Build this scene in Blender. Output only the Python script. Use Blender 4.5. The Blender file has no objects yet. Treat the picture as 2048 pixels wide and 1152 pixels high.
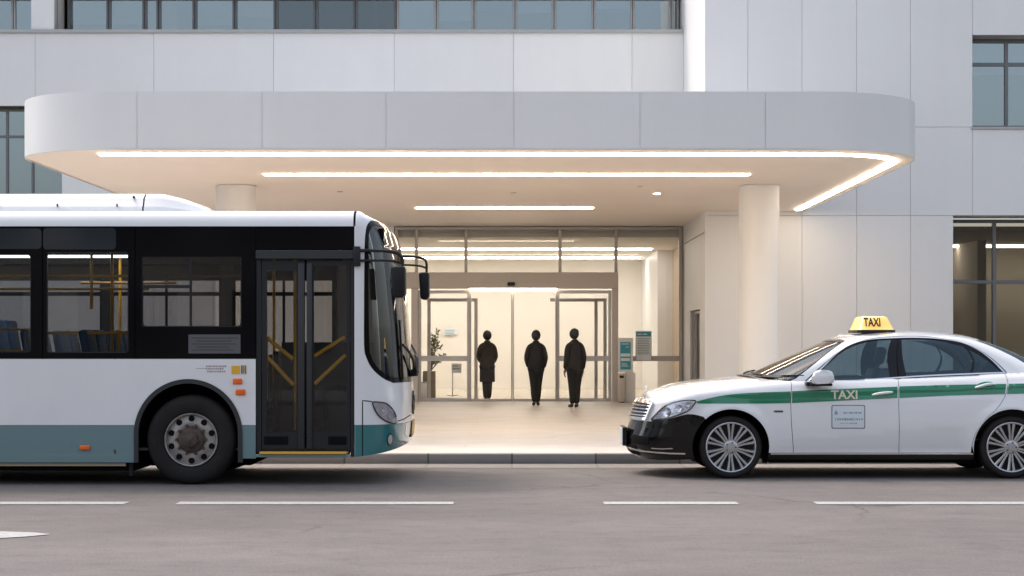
import bpy, bmesh, math, random
import numpy as np
from mathutils import Vector, Matrix
from mathutils.geometry import delaunay_2d_cdt

R = math.radians
PI = math.pi
random.seed(7)
SC = bpy.context.scene
COL = SC.collection

# ------------------------------------------------------------------ camera model (measured from the photograph)
FPX, CX, HY, EYE = 3600.0, 1024.0, 690.0, 1.42


def pw(px, py, Y):
    """world point that the photo shows at pixel (px, py) if it stands at depth Y"""
    return Vector(((px - CX) * Y / FPX, Y, EYE - (py - HY) * Y / FPX))


def xat(px, Y):
    return (px - CX) * Y / FPX


def zat(py, Y):
    return EYE - (py - HY) * Y / FPX


cam = bpy.data.cameras.new('camera')
cam.sensor_width = 36.0
cam.lens = 36.0 * FPX / 2048.0
cam.shift_y = (HY - 576.0) / 2048.0
cam.clip_start = 0.1
cam.clip_end = 2000.0
camo = bpy.data.objects.new('camera', cam)
COL.objects.link(camo)
camo.location = (0, 0, EYE)
camo.rotation_euler = (R(90), 0, 0)
SC.camera = camo

# ------------------------------------------------------------------ materials
MATS = {}


def nodes(name):
    m = bpy.data.materials.new(name)
    m.use_nodes = True
    nt = m.node_tree
    for n in list(nt.nodes):
        nt.nodes.remove(n)
    out = nt.nodes.new('ShaderNodeOutputMaterial')
    return m, nt, out


def mat(name, col, rough=0.5, metal=0.0, coat=0.0, spec=0.5, var=0.0, vscale=3.0, vstretch=(1, 1, 1), bump=0.0, bscale=60.0, rvar=0.0,
        emit=None, estr=0.0, sub=0.0):
    m, nt, out = nodes(name)
    N, L = nt.nodes, nt.links
    b = N.new('ShaderNodeBsdfPrincipled')
    L.new(b.outputs[0], out.inputs[0])
    c4 = (col[0], col[1], col[2], 1)
    b.inputs['Base Color'].default_value = c4
    b.inputs['Roughness'].default_value = rough
    b.inputs['Metallic'].default_value = metal
    b.inputs['Specular IOR Level'].default_value = spec
    b.inputs['Coat Weight'].default_value = coat
    b.inputs['Coat Roughness'].default_value = 0.03
    if emit:
        b.inputs['Emission Color'].default_value = (*emit, 1)
        b.inputs['Emission Strength'].default_value = estr
    if var or bump or rvar:
        tc = N.new('ShaderNodeNewGeometry')
        mp = N.new('ShaderNodeMapping')
        mp.inputs['Scale'].default_value = vstretch
        L.new(tc.outputs['Position'], mp.inputs[0])
    if var:
        nz = N.new('ShaderNodeTexNoise')
        nz.inputs['Scale'].default_value = vscale
        nz.inputs['Detail'].default_value = 6
        nz.inputs['Roughness'].default_value = 0.62
        L.new(mp.outputs[0], nz.inputs['Vector'])
        mx = N.new('ShaderNodeMix')
        mx.data_type = 'RGBA'
        mx.inputs[6].default_value = tuple(max(0, c * (1 - var)) for c in col) + (1,)
        mx.inputs[7].default_value = tuple(min(1, c * (1 + var)) for c in col) + (1,)
        rp = N.new('ShaderNodeMapRange')
        rp.inputs[1].default_value = 0.3
        rp.inputs[2].default_value = 0.7
        L.new(nz.outputs['Fac'], rp.inputs[0])
        L.new(rp.outputs[0], mx.inputs[0])
        L.new(mx.outputs[2], b.inputs['Base Color'])
        if rvar:
            rr = N.new('ShaderNodeMapRange')
            rr.inputs[1].default_value = 0.3
            rr.inputs[2].default_value = 0.7
            rr.inputs[3].default_value = max(0.02, rough - rvar)
            rr.inputs[4].default_value = rough + rvar
            L.new(nz.outputs['Fac'], rr.inputs[0])
            L.new(rr.outputs[0], b.inputs['Roughness'])
    if bump:
        n2 = N.new('ShaderNodeTexNoise')
        n2.inputs['Scale'].default_value = bscale
        n2.inputs['Detail'].default_value = 4
        L.new(mp.outputs[0], n2.inputs['Vector'])
        bp = N.new('ShaderNodeBump')
        bp.inputs['Strength'].default_value = bump
        bp.inputs['Distance'].default_value = 0.01
        L.new(n2.outputs['Fac'], bp.inputs['Height'])
        L.new(bp.outputs[0], b.inputs['Normal'])
    MATS[name] = m
    return m


def emit(name, col, s):
    m, nt, out = nodes(name)
    e = nt.nodes.new('ShaderNodeEmission')
    e.inputs[0].default_value = (*col, 1)
    e.inputs[1].default_value = s
    nt.links.new(e.outputs[0], out.inputs[0])
    MATS[name] = m
    return m


def glass(name, tint, refl=0.04, rough=0.0, rcol=(1, 1, 1), ior=1.5):
    """window glass: a clear or tinted sheet with a mirror reflection that grows at grazing angles"""
    m, nt, out = nodes(name)
    N, L = nt.nodes, nt.links
    tr = N.new('ShaderNodeBsdfTransparent')
    tr.inputs[0].default_value = (*tint, 1)
    gl = N.new('ShaderNodeBsdfGlossy')
    gl.inputs[0].default_value = (*rcol, 1)
    gl.inputs['Roughness'].default_value = rough
    fr = N.new('ShaderNodeFresnel')
    fr.inputs[0].default_value = ior
    ad = N.new('ShaderNodeMath')
    ad.operation = 'ADD'
    ad.use_clamp = True
    ad.inputs[1].default_value = refl - ((ior - 1) / (ior + 1)) ** 2
    L.new(fr.outputs[0], ad.inputs[0])
    mx = N.new('ShaderNodeMixShader')
    L.new(ad.outputs[0], mx.inputs[0])
    L.new(tr.outputs[0], mx.inputs[1])
    L.new(gl.outputs[0], mx.inputs[2])
    L.new(mx.outputs[0], out.inputs[0])
    MATS[name] = m
    return m


# ------------------------------------------------------------------ objects, things, parts
ABS = {}


def link(o, parent, c):
    COL.objects.link(o)
    if parent is not None:
        o.parent = parent
        o.location = c - ABS[parent.name]
    else:
        o.location = c
    ABS[o.name] = Vector(c)
    return o


def tag(o, label=None, cat=None, group=None, kind=None):
    if label:
        o['label'] = label
    if cat:
        o['category'] = cat
    if group:
        o['group'] = group
    if kind:
        o['kind'] = kind
    return o


def thing(name, label, cat, loc, group=None):
    o = bpy.data.objects.new(name, None)
    o.empty_display_size = 0.2
    link(o, None, Vector(loc))
    return tag(o, label, cat, group)


def part_empty(name, parent, loc):
    o = bpy.data.objects.new(name, None)
    o.empty_display_size = 0.1
    return link(o, parent, Vector(loc))


def link_mesh(name, me, parent, mats, recenter=True):
    for m in mats:
        me.materials.append(m)
    c = Vector((0, 0, 0))
    if recenter and len(me.vertices):
        co = np.empty(len(me.vertices) * 3, np.float32)
        me.vertices.foreach_get('co', co)
        co = co.reshape(-1, 3)
        c = Vector(((co.min(0) + co.max(0)) / 2).tolist())
        me.transform(Matrix.Translation(-c))
    o = bpy.data.objects.new(name, me)
    return link(o, parent, c)


class MB:
    """collects shapes, then links them as ONE mesh object"""

    def __init__(s):
        s.bm = bmesh.new()

    def _fin(s, vs, mi, smooth):
        fs = set()
        for v in vs:
            for f in v.link_faces:
                fs.add(f)
        for f in fs:
            f.material_index = mi
            f.smooth = smooth

    def box(s, x0, x1, y0, y1, z0, z1, mi=0, bev=0.0, seg=1, M=None):
        m = Matrix.Translation(((x0 + x1) / 2, (y0 + y1) / 2, (z0 + z1) / 2)) @ Matrix.Diagonal((abs(x1 - x0), abs(y1 - y0), abs(z1 - z0), 1))
        if M is not None:
            m = M @ m
        r = bmesh.ops.create_cube(s.bm, size=1.0, matrix=m)
        vs = r['verts']
        s._fin(vs, mi, False)
        if bev:
            es = list({e for v in vs for e in v.link_edges})
            r2 = bmesh.ops.bevel(s.bm, geom=es, offset=bev, segments=seg, profile=0.5, affect='EDGES')
            for f in r2['faces']:
                f.material_index = mi
                f.smooth = seg > 1
        return s

    def cyl(s, p0, p1, r0, r1=None, n=20, mi=0, cap=True):
        p0, p1 = Vector(p0), Vector(p1)
        d = p1 - p0
        q = d.to_track_quat('Z', 'Y').to_matrix().to_4x4()
        m = Matrix.Translation((p0 + p1) / 2) @ q
        r = bmesh.ops.create_cone(s.bm, cap_ends=cap, segments=n, radius1=r0, radius2=r0 if r1 is None else r1, depth=d.length, matrix=m)
        s._fin(r['verts'], mi, True)
        return s

    def sph(s, c, r, mi=0, n=16, sc=(1, 1, 1)):
        m = Matrix.Translation(c) @ Matrix.Diagonal((*sc, 1))
        q = bmesh.ops.create_uvsphere(s.bm, u_segments=n, v_segments=max(6, n // 2), radius=r, matrix=m)
        s._fin(q['verts'], mi, True)
        return s

    def lathe(s, prof, c, axis='Y', n=48, mi=0, closed=False):
        """prof: (radius, along) pairs; mi an index or one per segment"""
        rows = []
        for (r, a) in prof:
            row = []
            for k in range(n):
                t = 2 * PI * k / n
                if axis == 'Y':
                    p = (c[0] + r * math.cos(t), c[1] + a, c[2] + r * math.sin(t))
                elif axis == 'Z':
                    p = (c[0] + r * math.cos(t), c[1] + r * math.sin(t), c[2] + a)
                else:
                    p = (c[0] + a, c[1] + r * math.cos(t), c[2] + r * math.sin(t))
                row.append(s.bm.verts.new(p))
            rows.append(row)
        m = len(rows)
        for i in range(m if closed else m - 1):
            a, b = rows[i], rows[(i + 1) % m]
            for k in range(n):
                f = s.bm.faces.new((a[k], a[(k + 1) % n], b[(k + 1) % n], b[k]))
                f.material_index = mi if isinstance(mi, int) else mi[i]
                f.smooth = True
        return s

    def tube(s, pts, r, n=8, mi=0, cap=True, closed=False):
        pts = [Vector(p) for p in pts]
        rows = []
        up = Vector((0, 0, 1))
        m = len(pts)
        for i, p in enumerate(pts):
            if closed:
                t = pts[(i + 1) % m] - pts[i - 1]
            else:
                t = pts[min(i + 1, m - 1)] - pts[max(i - 1, 0)]
            t.normalize()
            a = t.cross(up)
            if a.length < 0.05:
                a = t.cross(Vector((1, 0, 0)))
            a.normalize()
            b = a.cross(t)
            rr = r[i] if isinstance(r, (list, tuple)) else r
            rows.append([s.bm.verts.new(p + a * (rr * math.cos(2 * PI * k / n)) + b * (rr * math.sin(2 * PI * k / n))) for k in range(n)])
        for i in range(m if closed else m - 1):
            a, b = rows[i], rows[(i + 1) % m]
            for k in range(n):
                f = s.bm.faces.new((a[k], b[k], b[(k + 1) % n], a[(k + 1) % n]))
                f.material_index = mi
                f.smooth = True
        if cap and not closed:
            f = s.bm.faces.new(rows[0]); f.material_index = mi
            f = s.bm.faces.new(list(reversed(rows[-1]))); f.material_index = mi
        return s

    def prism(s, poly, f0, f1, mi=0, smooth=False):
        """poly: 2-D points; f0/f1 map a point to the bottom / top position"""
        a = [s.bm.verts.new(f0(p)) for p in poly]
        b = [s.bm.verts.new(f1(p)) for p in poly]
        n = len(poly)
        fs = [s.bm.faces.new(a), s.bm.faces.new(list(reversed(b)))]
        for k in range(n):
            f = s.bm.faces.new((a[k], b[k], b[(k + 1) % n], a[(k + 1) % n]))
            f.smooth = smooth
            fs.append(f)
        for f in fs:
            f.material_index = mi
        return s

    def quad(s, pts, mi=0, smooth=False):
        f = s.bm.faces.new([s.bm.verts.new(p) for p in pts])
        f.material_index = mi
        f.smooth = smooth
        return s

    def grid(s, rows, mi=0, closed=False):
        vs = [[s.bm.verts.new(p) for p in row] for row in rows]
        for i in range(len(vs) - 1):
            n = len(vs[i])
            for k in range(n if closed else n - 1):
                q = (vs[i][k], vs[i][(k + 1) % n], vs[i + 1][(k + 1) % n], vs[i + 1][k])
                try:
                    f = s.bm.faces.new(q)
                    f.material_index = mi
                    f.smooth = True
                except ValueError:
                    pass
        return s

    def mesh(s, name, sharp=35):
        bmesh.ops.recalc_face_normals(s.bm, faces=s.bm.faces)
        me = bpy.data.meshes.new(name)
        s.bm.to_mesh(me)
        s.bm.free()
        if sharp:
            me.set_sharp_from_angle(angle=R(sharp))
        return me

    def build(s, name, mats, parent=None, sharp=35, recenter=True):
        if not isinstance(mats, (list, tuple)):
            mats = [mats]
        return link_mesh(name, s.mesh(name, sharp), parent, mats, recenter)


def copy_tree(o, parent=None, loc=None):
    c = o.copy()
    COL.objects.link(c)
    c.parent = parent
    if loc is not None:
        c.location = loc
    for ch in [k for k in COL.objects if k.parent == o]:
        copy_tree(ch, c)
    return c


# ------------------------------------------------------------------ curves
def rrect(x0, x1, z0, z1, r, n=5):
    out = []
    for (cx, cz, a0) in ((x1 - r, z1 - r, 0), (x0 + r, z1 - r, 90), (x0 + r, z0 + r, 180), (x1 - r, z0 + r, 270)):
        for k in range(n + 1):
            a = R(a0 + 90 * k / n)
            out.append((cx + r * math.cos(a), cz + r * math.sin(a)))
    return out


def dens(pts, step, closed=True):
    out = []
    n = len(pts)
    for i in range(n if closed else n - 1):
        a, b = pts[i], pts[(i + 1) % n]
        d = math.hypot(b[0] - a[0], b[1] - a[1])
        m = max(1, int(math.ceil(d / step)))
        for k in range(m):
            t = k / m
            out.append((a[0] + (b[0] - a[0]) * t, a[1] + (b[1] - a[1]) * t))
    if not closed:
        out.append(tuple(pts[-1]))
    return out


def crom(pts, sub=6, closed=False):
    """Catmull-Rom curve through the points"""
    P = [np.array(p, float) for p in pts]
    n = len(P)
    out = []
    for i in range(n if closed else n - 1):
        if closed:
            a, b, c, d = P[i - 1], P[i], P[(i + 1) % n], P[(i + 2) % n]
        else:
            b, c = P[i], P[i + 1]
            a = P[i - 1] if i else 2 * b - c
            d = P[i + 2] if i + 2 < n else 2 * c - b
        for k in range(sub):
            t = k / sub
            out.append(tuple(0.5 * (2 * b + (c - a) * t + (2 * a - 5 * b + 4 * c - d) * t * t + (3 * b - a - 3 * c + d) * t ** 3)))
    if not closed:
        out.append(tuple(P[-1]))
    return out


def inside(poly, pts):
    p = np.asarray(poly)
    x, y = pts[:, 0], pts[:, 1]
    r = np.zeros(len(pts), bool)
    x1, y1 = p[-1]
    for x2, y2 in p:
        c = ((y2 > y) != (y1 > y))
        with np.errstate(divide='ignore', invalid='ignore'):
            xi = (x1 - x2) * (y - y2) / (y1 - y2) + x2
        r ^= c & (x < xi)
        x1, y1 = x2, y2
    return r


def near_poly(poly, pts, d):
    p = np.asarray(poly)
    q = np.roll(p, -1, 0)
    m = np.full(len(pts), 1e9)
    for a, b in zip(p, q):
        ab = b - a
        L = (ab ** 2).sum() + 1e-12
        t = np.clip(((pts - a) @ ab) / L, 0, 1)
        m = np.minimum(m, ((pts - (a + t[:, None] * ab)) ** 2).sum(1))
    return m < d * d


class Surf:
    """a smooth surface P(u, v); regions of it become meshes"""

    def __init__(s, P, u0, u1, v0, v1):
        s.P, s.dom = P, (u0, u1, v0, v1)
        s._g = None

    def nrm(s, u, v, e=1e-3):
        du = s.P(u + e, v) - s.P(u - e, v)
        dv = s.P(u, v + e) - s.P(u, v - e)
        n = np.cross(du, dv)
        return n / (np.linalg.norm(n, axis=1, keepdims=True) + 1e-12)

    def px(s, u, v):
        p = s.P(u, v)
        return np.stack([CX + p[:, 0] * FPX / p[:, 1], HY - (p[:, 2] - EYE) * FPX / p[:, 1]], 1)

    def inv(s, pts):
        """parameters of the surface points that the photo shows at these pixels"""
        if s._g is None:
            u0, u1, v0, v1 = s.dom
            uu, vv = np.meshgrid(np.linspace(u0, u1, 240), np.linspace(v0, v1, 120))
            uu, vv = uu.ravel(), vv.ravel()
            n = s.nrm(uu, vv)
            p = s.P(uu, vv) - np.array([0, 0, EYE])
            ok = (n * p).sum(1) < 0
            s._g = (uu[ok], vv[ok], s.px(uu[ok], vv[ok]))
        gu, gv, gp = s._g
        out = []
        for q in pts:
            k = int(((gp - np.array(q)) ** 2).sum(1).argmin())
            u, v = gu[k], gv[k]
            best = None
            for it in range(10):
                a = np.array([u]); b = np.array([v])
                f = s.px(a, b)[0] - q
                err = float((f ** 2).sum())
                if best is None or err < best[0]:
                    best = (err, u, v)
                e = 1e-4
                J = np.stack([(s.px(a + e, b)[0] - s.px(a, b)[0]) / e, (s.px(a, b + e)[0] - s.px(a, b)[0]) / e], 1)
                try:
                    st = np.linalg.lstsq(J, f, rcond=1e-4)[0]
                except np.linalg.LinAlgError:
                    break
                st = np.clip(st, -0.08, 0.08)
                u, v = u - st[0], v - st[1]
                u = min(max(u, s.dom[0]), s.dom[1]); v = min(max(v, s.dom[2]), s.dom[3])
            out.append((best[1], best[2]))
        return out

    def patch(s, name, outer, holes, mats, parent, sp=0.05, off=0.0, thick=0.0, mi=0, su=1.0, add=None, bstep=None):
        """region of the surface as a mesh: outer and hole outlines are in (u, v); off moves it out along the normal, thick gives it a back"""
        if not isinstance(mats, (list, tuple)):
            mats = [mats]
        sc = np.array([su, 1.0])
        loops = [np.asarray(dens([(p[0] * su, p[1]) for p in lp], bstep or sp, True)) for lp in [outer] + list(holes)]
        V, E = [], []
        for lp in loops:
            b = len(V)
            m = len(lp)
            V += [tuple(p) for p in lp]
            E += [(b + i, b + (i + 1) % m) for i in range(m)]
        lo, hi = loops[0].min(0), loops[0].max(0)
        if sp and sp < 5:
            gx, gy = np.meshgrid(np.arange(lo[0] + sp * .5, hi[0], sp), np.arange(lo[1] + sp * .5, hi[1], sp))
            g = np.stack([gx.ravel(), gy.ravel()], 1)
            if len(g):
                k = inside(loops[0], g)
                for h in loops[1:]:
                    k &= ~inside(h, g)
                g = g[k]
                for lp in loops:
                    if len(g):
                        g = g[~near_poly(lp, g, sp * .35)]
                V += [tuple(p) for p in g]
        rv, re, rf, *_ = delaunay_2d_cdt([Vector(v) for v in V], E, [], 0, 1e-7)
        uv = np.array([(v[0], v[1]) for v in rv]) / sc
        fs = []
        seen = set()
        tri = np.array([list(f) for f in rf])
        cen = (uv[tri].mean(1)) * sc
        keep = inside(loops[0], cen)
        for h in loops[1:]:
            keep &= ~inside(h, cen)
        for f, kp in zip(rf, keep):
            f = list(f)
            if not kp or len(set(f)) < 3 or tuple(sorted(f)) in seen:
                continue
            seen.add(tuple(sorted(f)))
            a = 0.0
            for i in range(len(f)):
                p, q = uv[f[i]], uv[f[(i + 1) % len(f)]]
                a += p[0] * q[1] - p[1] * q[0]
            if abs(a) < 1e-10:
                continue
            fs.append(f if a > 0 else f[::-1])
        n = s.nrm(uv[:, 0], uv[:, 1])
        P = s.P(uv[:, 0], uv[:, 1]) + n * off
        nv = len(P)
        verts = [tuple(p) for p in P]
        faces = [tuple(f) for f in fs]
        ln = [n[i] for f in fs for i in f]
        if thick:
            Q = P - n * thick
            verts += [tuple(p) for p in Q]
            cnt = {}
            for f in fs:
                for i in range(len(f)):
                    a, b = f[i], f[(i + 1) % len(f)]
                    cnt.setdefault((min(a, b), max(a, b)), []).append((a, b))
            for f in fs:
                faces.append(tuple(i + nv for i in reversed(f)))
                ln += [-n[i] for i in reversed(f)]
            for k, l in cnt.items():
                if len(l) == 1:
                    a, b = l[0]
                    q = (b, a, a + nv, b + nv)
                    faces.append(q)
                    A, B, C = P[b], P[a], Q[a]
                    fn = np.cross(B - A, C - B)
                    fn = fn / (np.linalg.norm(fn) + 1e-12)
                    ln += [fn] * 4
        me = bpy.data.meshes.new(name)
        me.from_pydata(verts, [], faces)
        me.polygons.foreach_set('use_smooth', [True] * len(me.polygons))
        bad = not np.isfinite(P).all() or not np.isfinite(n).all()
        if bad:
            print('BAD SURFACE', name, np.argwhere(~np.isfinite(P))[:3], uv[~np.isfinite(n).all(1)][:4], flush=True)
        if me.validate(verbose=False):
            print('FIXED MESH', name, flush=True)
        elif len(ln) == len(me.loops) and not bad:
            me.normals_split_custom_set([tuple(float(c) for c in v) for v in ln])
        me.update()
        return link_mesh(name, me, parent, mats)


def plane_xz(Y, face=-1):
    """vertical plane facing the camera (face -1) or away from it (+1): (u, v) = (x, z) or (-x, z)"""
    if face < 0:
        return Surf(lambda u, v: np.stack([u, np.full_like(u, Y), v], 1), -30, 30, -1, 20)
    return Surf(lambda u, v: np.stack([-u, np.full_like(u, Y), v], 1), -30, 30, -1, 20)


def text_obj(name, s, size, loc, rot, m, parent, extr=0.001, align='CENTER', sx=1.0, shear=0.0, bold=0.0):
    cu = bpy.data.curves.new(name, 'FONT')
    cu.body = s
    cu.size = size
    cu.extrude = extr
    cu.align_x = align
    cu.align_y = 'CENTER'
    cu.shear = shear
    cu.offset = bold
    cu.resolution_u = 3
    t = bpy.data.objects.new(name + '_tmp', cu)
    COL.objects.link(t)
    dg = bpy.context.evaluated_depsgraph_get()
    me = bpy.data.meshes.new_from_object(t.evaluated_get(dg))
    bpy.data.objects.remove(t)
    M = Matrix.Translation(loc) @ rot.to_4x4() @ Matrix.Diagonal((sx, 1, 1, 1))
    me.transform(M)
    me.name = name
    return link_mesh(name, me, parent, [m])


FACE_CAM = Matrix(((1, 0, 0), (0, 0, -1), (0, 1, 0)))     # text standing upright and facing the camera
# ------------------------------------------------------------------ shared materials


def panels(name, col, rough):
    """painted cladding: every panel a shade of its own, with faint rain streaks and dust"""
    m, nt, out = nodes(name)
    N, L = nt.nodes, nt.links
    b = N.new('ShaderNodeBsdfPrincipled'); L.new(b.outputs[0], out.inputs[0])
    b.inputs['Roughness'].default_value = rough
    geo = N.new('ShaderNodeNewGeometry')
    r = N.new('ShaderNodeMapRange'); r.inputs[3].default_value = .975; r.inputs[4].default_value = 1.02
    L.new(geo.outputs['Random Per Island'], r.inputs[0])
    prev = r.outputs[0]
    for sc, st, lo in ((1.0, (2.2, 2.2, .12), .982), (.5, (1, 1, 1), .97), (26, (1, 1, 1), .988)):
        mp = N.new('ShaderNodeMapping'); mp.inputs['Scale'].default_value = st
        L.new(geo.outputs['Position'], mp.inputs[0])
        n = N.new('ShaderNodeTexNoise'); n.inputs['Scale'].default_value = sc; n.inputs['Detail'].default_value = 5; n.inputs['Roughness'].default_value = .62
        L.new(mp.outputs[0], n.inputs['Vector'])
        q = N.new('ShaderNodeMapRange'); q.inputs[1].default_value = .34; q.inputs[2].default_value = .62; q.inputs[3].default_value = lo; q.inputs[4].default_value = 1.0
        L.new(n.outputs['Fac'], q.inputs[0])
        x = N.new('ShaderNodeMath'); x.operation = 'MULTIPLY'
        L.new(prev, x.inputs[0]); L.new(q.outputs[0], x.inputs[1]); prev = x.outputs[0]
    mx = N.new('ShaderNodeMix'); mx.data_type = 'RGBA'; mx.blend_type = 'MULTIPLY'; mx.inputs[0].default_value = 1
    mx.inputs[6].default_value = (*col, 1); L.new(prev, mx.inputs[7]); L.new(mx.outputs[2], b.inputs['Base Color'])
    MATS[name] = m


panels('facade', (0.755, 0.75, 0.738), 0.5)
mat('facade_joint', (0.50, 0.50, 0.50), 0.9)
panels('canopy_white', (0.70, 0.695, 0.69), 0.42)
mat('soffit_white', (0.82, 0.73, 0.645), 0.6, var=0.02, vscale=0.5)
mat('column_white', (0.71, 0.70, 0.685), 0.42, var=0.02, vscale=0.8)
mat('alu', (0.42, 0.41, 0.40), 0.38, 0.7, var=0.06, vscale=2)
mat('alu_dark', (0.17, 0.17, 0.175), 0.4, 0.5)
mat('alu_warm', (0.40, 0.37, 0.34), 0.42, 0.5)
mat('bronze_panel', (0.52, 0.465, 0.42), 0.45, 0.15)
mat('black_plastic', (0.009, 0.009, 0.010), 0.42, spec=0.3)
mat('black_gloss', (0.006, 0.006, 0.007), 0.12, spec=0.35)
mat('rubber', (0.018, 0.016, 0.015), 0.75, var=0.25, vscale=6, spec=0.25)
mat('dark', (0.008, 0.008, 0.009), 0.9, spec=0.1)
mat('lobby_cream', (0.80, 0.77, 0.715), 0.6, var=0.02, vscale=0.4)
mat('lobby_floor', (0.62, 0.55, 0.46), 0.25)
mat('lobby_brown', (0.46, 0.36, 0.26), 0.55)
mat('room_wall', (0.42, 0.41, 0.40), 0.8)
mat('room_dark', (0.05, 0.05, 0.052), 0.8)
mat('blind_sky_tint', (0.66, 0.72, 0.76), 0.8)  # bluish tone carries the sky reflection of the low left window
mat('blind_beige', (0.55, 0.47, 0.40), 0.8)
mat('brown_room', (0.46, 0.435, 0.39), 0.75)
mat('white_plain', (0.80, 0.80, 0.80), 0.4)
mat('teal_print', (0.03, 0.30, 0.40), 0.4)
mat('paper', (0.72, 0.79, 0.82), 0.6)
mat('ink', (0.10, 0.12, 0.14), 0.7)
mat('paint_white', (0.40, 0.39, 0.38), 0.6, var=0.30, vscale=30, bump=0.2, bscale=90)
WARM = (1.0, 0.83, 0.64)
emit('strip_light', WARM, 12.5)
emit('lobby_light', (1.0, 0.94, 0.86), 8.0)
emit('room_light', (1.0, 0.92, 0.80), 7.0)
emit('bus_light', (0.92, 0.96, 1.0), 6.0)
glass('pane_upper', (0.66, 0.69, 0.70), 0.22, 0.0, (0.84, 0.93, 0.97))
glass('pane_dark', (0.55, 0.57, 0.57), 0.11, 0.0, (0.85, 0.95, 1.0))
glass('pane_clear', (0.95, 0.95, 0.945), 0.014)
glass('pane_brown', (0.70, 0.68, 0.64), 0.03)

# asphalt: worn, warm grey, with streaks along the road and patches
def asphalt():
    m, nt, out = nodes('asphalt')
    N, L = nt.nodes, nt.links
    b = N.new('ShaderNodeBsdfPrincipled'); L.new(b.outputs[0], out.inputs[0])
    geo = N.new('ShaderNodeNewGeometry')
    def noise(scale, det, sx=1, sy=1, rough=0.6):
        mp = N.new('ShaderNodeMapping'); mp.inputs['Scale'].default_value = (sx, sy, 1)
        L.new(geo.outputs['Position'], mp.inputs[0])
        n = N.new('ShaderNodeTexNoise'); n.inputs['Scale'].default_value = scale; n.inputs['Detail'].default_value = det
        n.inputs['Roughness'].default_value = rough
        L.new(mp.outputs[0], n.inputs['Vector'])
        return n
    def ramp(n, a, c, lo, hi):
        r = N.new('ShaderNodeMapRange'); r.inputs[1].default_value = a; r.inputs[2].default_value = c
        r.inputs[3].default_value = lo; r.inputs[4].default_value = hi
        L.new(n.outputs['Fac'], r.inputs[0]); return r
    def mul(a, bb):
        x = N.new('ShaderNodeMath'); x.operation = 'MULTIPLY'
        L.new(a.outputs[0], x.inputs[0]); L.new(bb.outputs[0], x.inputs[1]); return x
    big = ramp(noise(0.55, 4, 0.45, 1.0), 0.3, 0.7, 0.84, 1.14)
    streak = ramp(noise(2.6, 6, 0.6, 1.0, 0.72), 0.3, 0.7, 0.90, 1.10)
    grain = ramp(noise(48, 4, 1, 1, 0.85), 0.36, 0.64, 0.76, 1.24)
    blotch = ramp(noise(5.0, 8, 0.7, 1.0, 0.8), 0.32, 0.50, 0.76, 1.0)
    f = mul(mul(big, streak), mul(grain, blotch))
    # fine cracks
    vo = N.new('ShaderNodeTexVoronoi'); vo.feature = 'DISTANCE_TO_EDGE'; vo.inputs['Scale'].default_value = 0.42
    nw = noise(1.6, 5); mxv = N.new('ShaderNodeMix'); mxv.data_type = 'VECTOR'; mxv.inputs[0].default_value = 0.35
    L.new(geo.outputs['Position'], mxv.inputs[4]); L.new(nw.outputs['Color'], mxv.inputs[5]); L.new(mxv.outputs[1], vo.inputs['Vector'])
    cr = N.new('ShaderNodeMapRange'); cr.inputs[1].default_value = 0.0; cr.inputs[2].default_value = 0.010; cr.inputs[3].default_value = 0.55; cr.inputs[4].default_value = 1.0
    L.new(vo.outputs['Distance'], cr.inputs[0])
    gate = ramp(noise(0.35, 2), 0.48, 0.6, 0.0, 1.0)
    mxc = N.new('ShaderNodeMix'); L.new(gate.outputs[0], mxc.inputs[0]); mxc.inputs[2].default_value = 1.0; L.new(cr.outputs[0], mxc.inputs[3])
    f2 = N.new('ShaderNodeMath'); f2.operation = 'MULTIPLY'; L.new(f.outputs[0], f2.inputs[0]); L.new(mxc.outputs[0], f2.inputs[1])
    col = N.new('ShaderNodeMix'); col.data_type = 'RGBA'; col.blend_type = 'MULTIPLY'; col.inputs[0].default_value = 1
    col.inputs[6].default_value = (0.160, 0.143, 0.134, 1)
    L.new(f2.outputs[0], col.inputs[7]); L.new(col.outputs[2], b.inputs['Base Color'])
    b.inputs['Roughness'].default_value = 0.82
    b.inputs['Specular IOR Level'].default_value = 0.3
    bp = N.new('ShaderNodeBump'); bp.inputs['Strength'].default_value = 0.5; bp.inputs['Distance'].default_value = 0.006
    g2 = noise(95, 3, 1, 1, 0.7); L.new(g2.outputs['Fac'], bp.inputs['Height']); L.new(bp.outputs[0], b.inputs['Normal'])
    MATS['asphalt'] = m
asphalt()


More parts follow.
